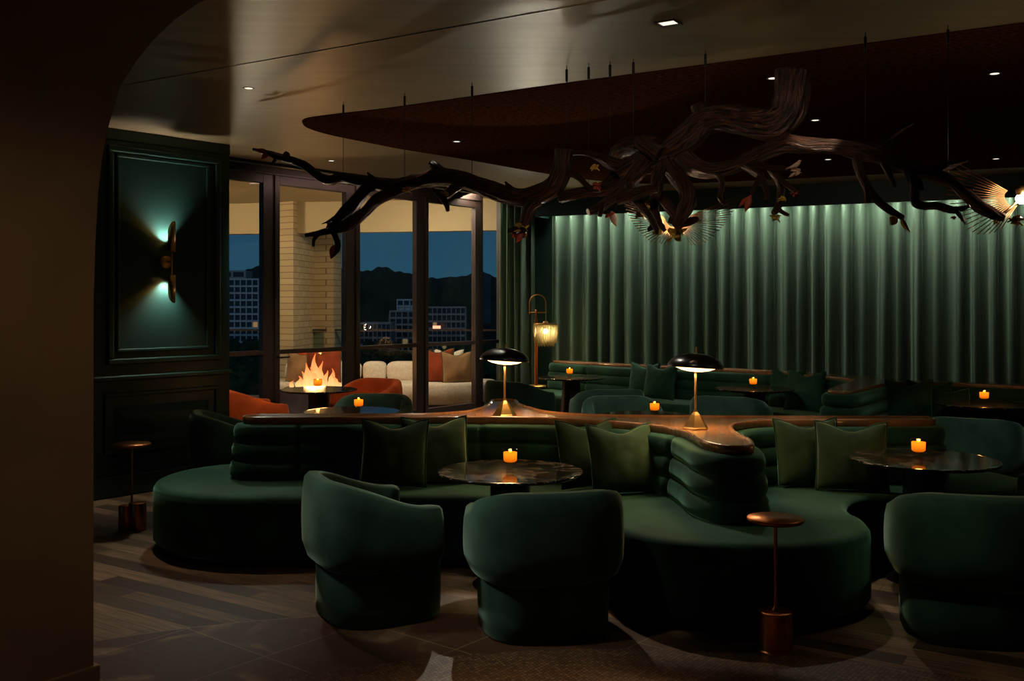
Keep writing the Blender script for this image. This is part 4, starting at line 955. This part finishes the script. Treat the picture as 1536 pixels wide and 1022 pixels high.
# sofa
SB = at(420, 0, 15.6).x; SE_ = at(712, 0, 15.0).x
root = empty('terrace_sofa', (0, 0, 0)); tag(root, 'white upholstered outdoor sofa beyond the glass doors', 'sofa')
sp_ = catmull([(-3.6, 14.85, 0), (-2.2, 14.7, 0), (-1.2, 14.72, 0), (-.5, 14.95, 0), (-.25, 15.4, 0), (-.4, 15.7, 0), (-1.2, 15.65, 0), (-3.6, 15.68, 0)], 6, True)
P, Nn = outline([(p.x, p.y) for p in sp_], .08, False)
bm = bmesh.new(); loft(bm, P, Nn, [(-.04, .08, 0), (0, .10, 0), (0, .36, 0), (-.02, .40, 0), (-.05, .41, 0)]); link('seat', bm, M['cream'], root)
bm = bmesh.new(); loft(bm, P, Nn, [(-.06, 0, 0), (-.06, .09, 0)]); link('plinth', bm, M['bronze'], root)
def soft(bm, c, s, p=4):
    r = bmesh.ops.create_uvsphere(bm, u_segments=24, v_segments=14, radius=1)
    for v in r['verts']:
        x, y, z = v.co; k = (abs(x)**p+abs(y)**p+abs(z)**p)**(-1/p)
        v.co = Vector((c[0]+x*k*s[0], c[1]+y*k*s[1], c[2]+z*k*s[2]))
for px0, px1 in ((430, 486), (486, 544), (546, 581), (581, 632), (634, 690)):
    bm = bmesh.new(); a, b = gp(px0, 15.5), gp(px1, 15.5); soft(bm, ((a[0]+b[0])/2, 15.42, .545), ((b[0]-a[0])/2, .13, .155)); link('back_cushion', bm, M['cream'], root)
ter = [(452, 15.05, 15, 'tan', 'beige pillow behind the fire, left of the rust one', 1.05), (486, 14.95, 0, 'rust', 'rust red pillow behind the fire on the terrace sofa', 1.15), (470, 15.2, -10, 'orange', 'orange pillow peeking out behind the rust pillow and the fire', 1.1), (655, 15.05, 10, 'rust', 'rust brown pillow at the right end of the terrace sofa', 1.15), (686, 14.95, -20, 'tan', 'tan pillow at the right end of the terrace sofa', 1.05), (672, 15.25, 20, 'cream', 'cream pillow between the rust brown and tan pillows outside', 1.1)]
for px, d, yaw, mk, lab, s in ter:
    o = make_pillow(M[mk], .46, .18); o.scale = (s, s, s); o.rotation_euler = (math.radians(-10), 0, -math.radians(yaw)); o.location = ((px-CX)/F*d, d, .41+.22*s); tag(o, lab, 'pillow', 'pillows on the terrace sofa')
# fire table
root = empty('fire_table', (*gp(474, 13.45), 0)); tag(root, 'low stone fire table with tall flames on the terrace', 'fire pit')
bm = bmesh.new(); box(bm, (0, 0, .22), (.95, .55, .44)); link('body', bm, M['stone'], root, smooth=False, bevel=.02)
bm = bmesh.new(); box(bm, (0, 0, .45), (.80, .3, .03)); link('burner_tray', bm, M['bronze'], root, smooth=False)
rnd = random.Random(5)
for k, (x, h, r) in enumerate(((-.24, .16, .06), (-.16, .22, .07), (-.08, .34, .08), (.0, .46, .085), (.06, .36, .07), (.12, .24, .06), (.19, .26, .06), (.25, .17, .05), (-.02, .28, .09), (.31, .11, .04), (-.31, .1, .04))):
    bm = bmesh.new(); pts = []; rr = []
    for i in range(7):
        t = i/6; pts.append((x+.05*math.sin(3*t+k)*t-.0*t, rnd.uniform(-.02, .02)+.05*math.sin(k*2.3), .455+h*t)); rr.append(r*(math.sin(PI*(t*.8+.18))**1.2)*(1-t*.72)+.002)
    tube(bm, pts, rr, 10, .4, 8, sub=4); link('flame', bm, M['fire'], root)
q = gp(474, 13.4); point('fire_light', (q[0], q[1]-.1, .75), 26, (1, .45, .15), .15)
# ------------------------------------------------------------------ city and hills
bm = bmesh.new(); prism(bm, [(-1500, 40), (1500, 40), (1500, 2500), (-1500, 2500)], -32, -30); struct('ground', bm, M['ground'], smooth=False)
def hill(y0, prof, seed, mat):
    bm = bmesh.new(); rows = []; pts = catmull([(a, b, 0) for a, b in prof], 14)
    for j, (dy, f) in enumerate(((0, -.1), (60, .35), (120, .7), (190, 1.0), (300, .9), (420, .2))):
        row = []
        for p in pts:
            d = y0+dy; x = (p.x-CX)/F*(y0+190); topz = CAMZ-(p.y-HY)/F*(y0+190)
            z = -30+(topz+30)*f+(noise.noise(Vector((x*.03, dy*.03, seed)))*5+noise.noise(Vector((x*.12, dy*.1, seed)))*3.5)*f
            row.append(bm.verts.new((x, d, z)))
        rows.append(row)
    for A1, B1 in zip(rows, rows[1:]):
        for k in range(len(A1)-1): bm.faces.new((A1[k], A1[k+1], B1[k+1], B1[k]))
    o = link('hill', bm, mat, smooth=True); o['kind'] = 'structure'
hill(900, [(150, 420), (300, 412), (345, 408), (400, 400), (480, 398), (540, 406), (575, 402), (620, 410), (660, 416), (700, 412), (720, 404), (760, 420), (850, 416), (1000, 410), (1300, 420)], 1, M['hill'])
def building(name, label, px0, px1, py0, d, floors, cols, bodym, depth=18, fh=3.1, lit=()):
    x0, x1 = (px0-CX)/F*d, (px1-CX)/F*d; zt = CAMZ-(py0-HY)/F*d; root = empty(name, ((x0+x1)/2, d, -30)); tag(root, label, 'building'); W = x1-x0
    bm = bmesh.new(); box(bm, (0, depth/2, (zt+30)/2), (W, depth, zt+30)); link('wall', bm, bodym, root, smooth=False)
    bm = bmesh.new(); cw = W/cols
    for c in range(cols+1): box(bm, (-W/2+c*cw, -.5, (zt+30)/2), (cw*.16, 1.0, zt+30))
    for f in range(floors+1): box(bm, (0, -.45, zt+30-.3-f*fh), (W, .9, .7))
    link('balcony_grid', bm, bodym, root, smooth=False)
    cnt = 0
    for f in range(floors):
        for c in range(cols):
            if cnt >= 100: break
            cnt += 1
            bm = bmesh.new(); box(bm, (-W/2+(c+.5)*cw, -.05, zt+30-.3-(f+.5)*fh), (cw*.78, .12, fh*.7)); link('window', bm, M['litwin'] if (f, c) in lit else M['winglass'], root, smooth=False)
    return root
building('hotel_tower', 'pale gridded hotel tower seen through the leftmost pane', 326, 388, 418, 420, 13, 7, M['concrete'], 20, 2.95, {(9, 5), (11, 4), (6, 6)})
r_ = building('tower_penthouse', 'dark block rising just above the pale hotel tower', 330, 368, 406, 450, 1, 2, M['concrete_dark'], 12, 3)
building('apartment_building', 'wide grey apartment block left of the slender door mullion', 540, 586, 484, 410, 4, 7, M['concrete_dark'], 15, 3, {(3, 4)})
building('apartment_building', 'taller stepped apartment block with pale roof box in the middle pane', 585, 640, 466, 445, 6, 6, M['concrete_dark'], 15, 3, {(4, 2)})
building('roof_block', 'small pale rooftop box on the stepped apartment block', 596, 624, 449, 468, 1, 3, M['concrete'], 10, 3)
building('apartment_building', 'long balconied apartment block in the pane right of the mullion', 642, 698, 460, 420, 7, 8, M['concrete_dark'], 15, 3, {(2, 1), (5, 3)})
bm = bmesh.new(); box(bm, (*gp(655, 405), CAMZ-(491-HY)/F*405), (3.2, .5, 1.2)); tag(link('roof_sign', bm, M['litred'], None, smooth=False), 'small glowing red sign on the distant apartment block', 'sign')
bm = bmesh.new(); box(bm, (*gp(352, 405), CAMZ-(524-HY)/F*405), (2.6, .5, 1.0)); tag(link('street_glow', bm, M['litwin'], None, smooth=False), 'small orange street light low by the hotel tower', 'street light')
def tree(px, py, d, r, label):
    c = at(px, py, d); root = empty('tree', (c.x, c.y, -30)); tag(root, label, 'tree', 'trees below the terrace'); h = c.z+30
    bm = bmesh.new(); rnd = random.Random(int(px)); 
    for k in range(9):
        rr = r*rnd.uniform(.4, .65); o = Vector((rnd.uniform(-.7, .7)*r, rnd.uniform(-.7, .7)*r, h-r*rnd.uniform(.2, 1.3)))
        s = bmesh.ops.create_icosphere(bm, subdivisions=4, radius=rr, matrix=Matrix.Translation(o))
        for v in s['verts']:
            dv = (v.co-o); v.co = o+dv*(1+.35*noise.noise(v.co*1.1)+.25*noise.noise(v.co*3.1))
    link('crown', bm, M['foliage'], root)
    bm = bmesh.new(); tube(bm, [(0, 0, 0), (.2, 0, h*.5), (0, 0, h-r)], [.5, .35, .2], 8, sub=2); link('trunk', bm, M['bark'], root)
for i, (px, py, d, r) in enumerate(((352, 545, 62, 3.0), (384, 536, 78, 3.4), (330, 530, 98, 4), (556, 526, 130, 4), (598, 522, 145, 3.6), (632, 528, 118, 3), (668, 524, 150, 3), (700, 522, 112, 3.6), (740, 520, 90, 3.2))):
    tree(px, py, d, r, ['bushy dark tree low in the leftmost pane', 'dark tree right of it by the first mullion', 'dark tree at the foot of the hotel tower', 'dark tree below the grey apartment block', 'dark tree below the stepped apartment block', 'dark tree left of the slender mullion', 'dark tree just right of the slender mullion', 'dark tree before the balconied apartment block', 'dark tree in the narrow pane by the curtain'][i])
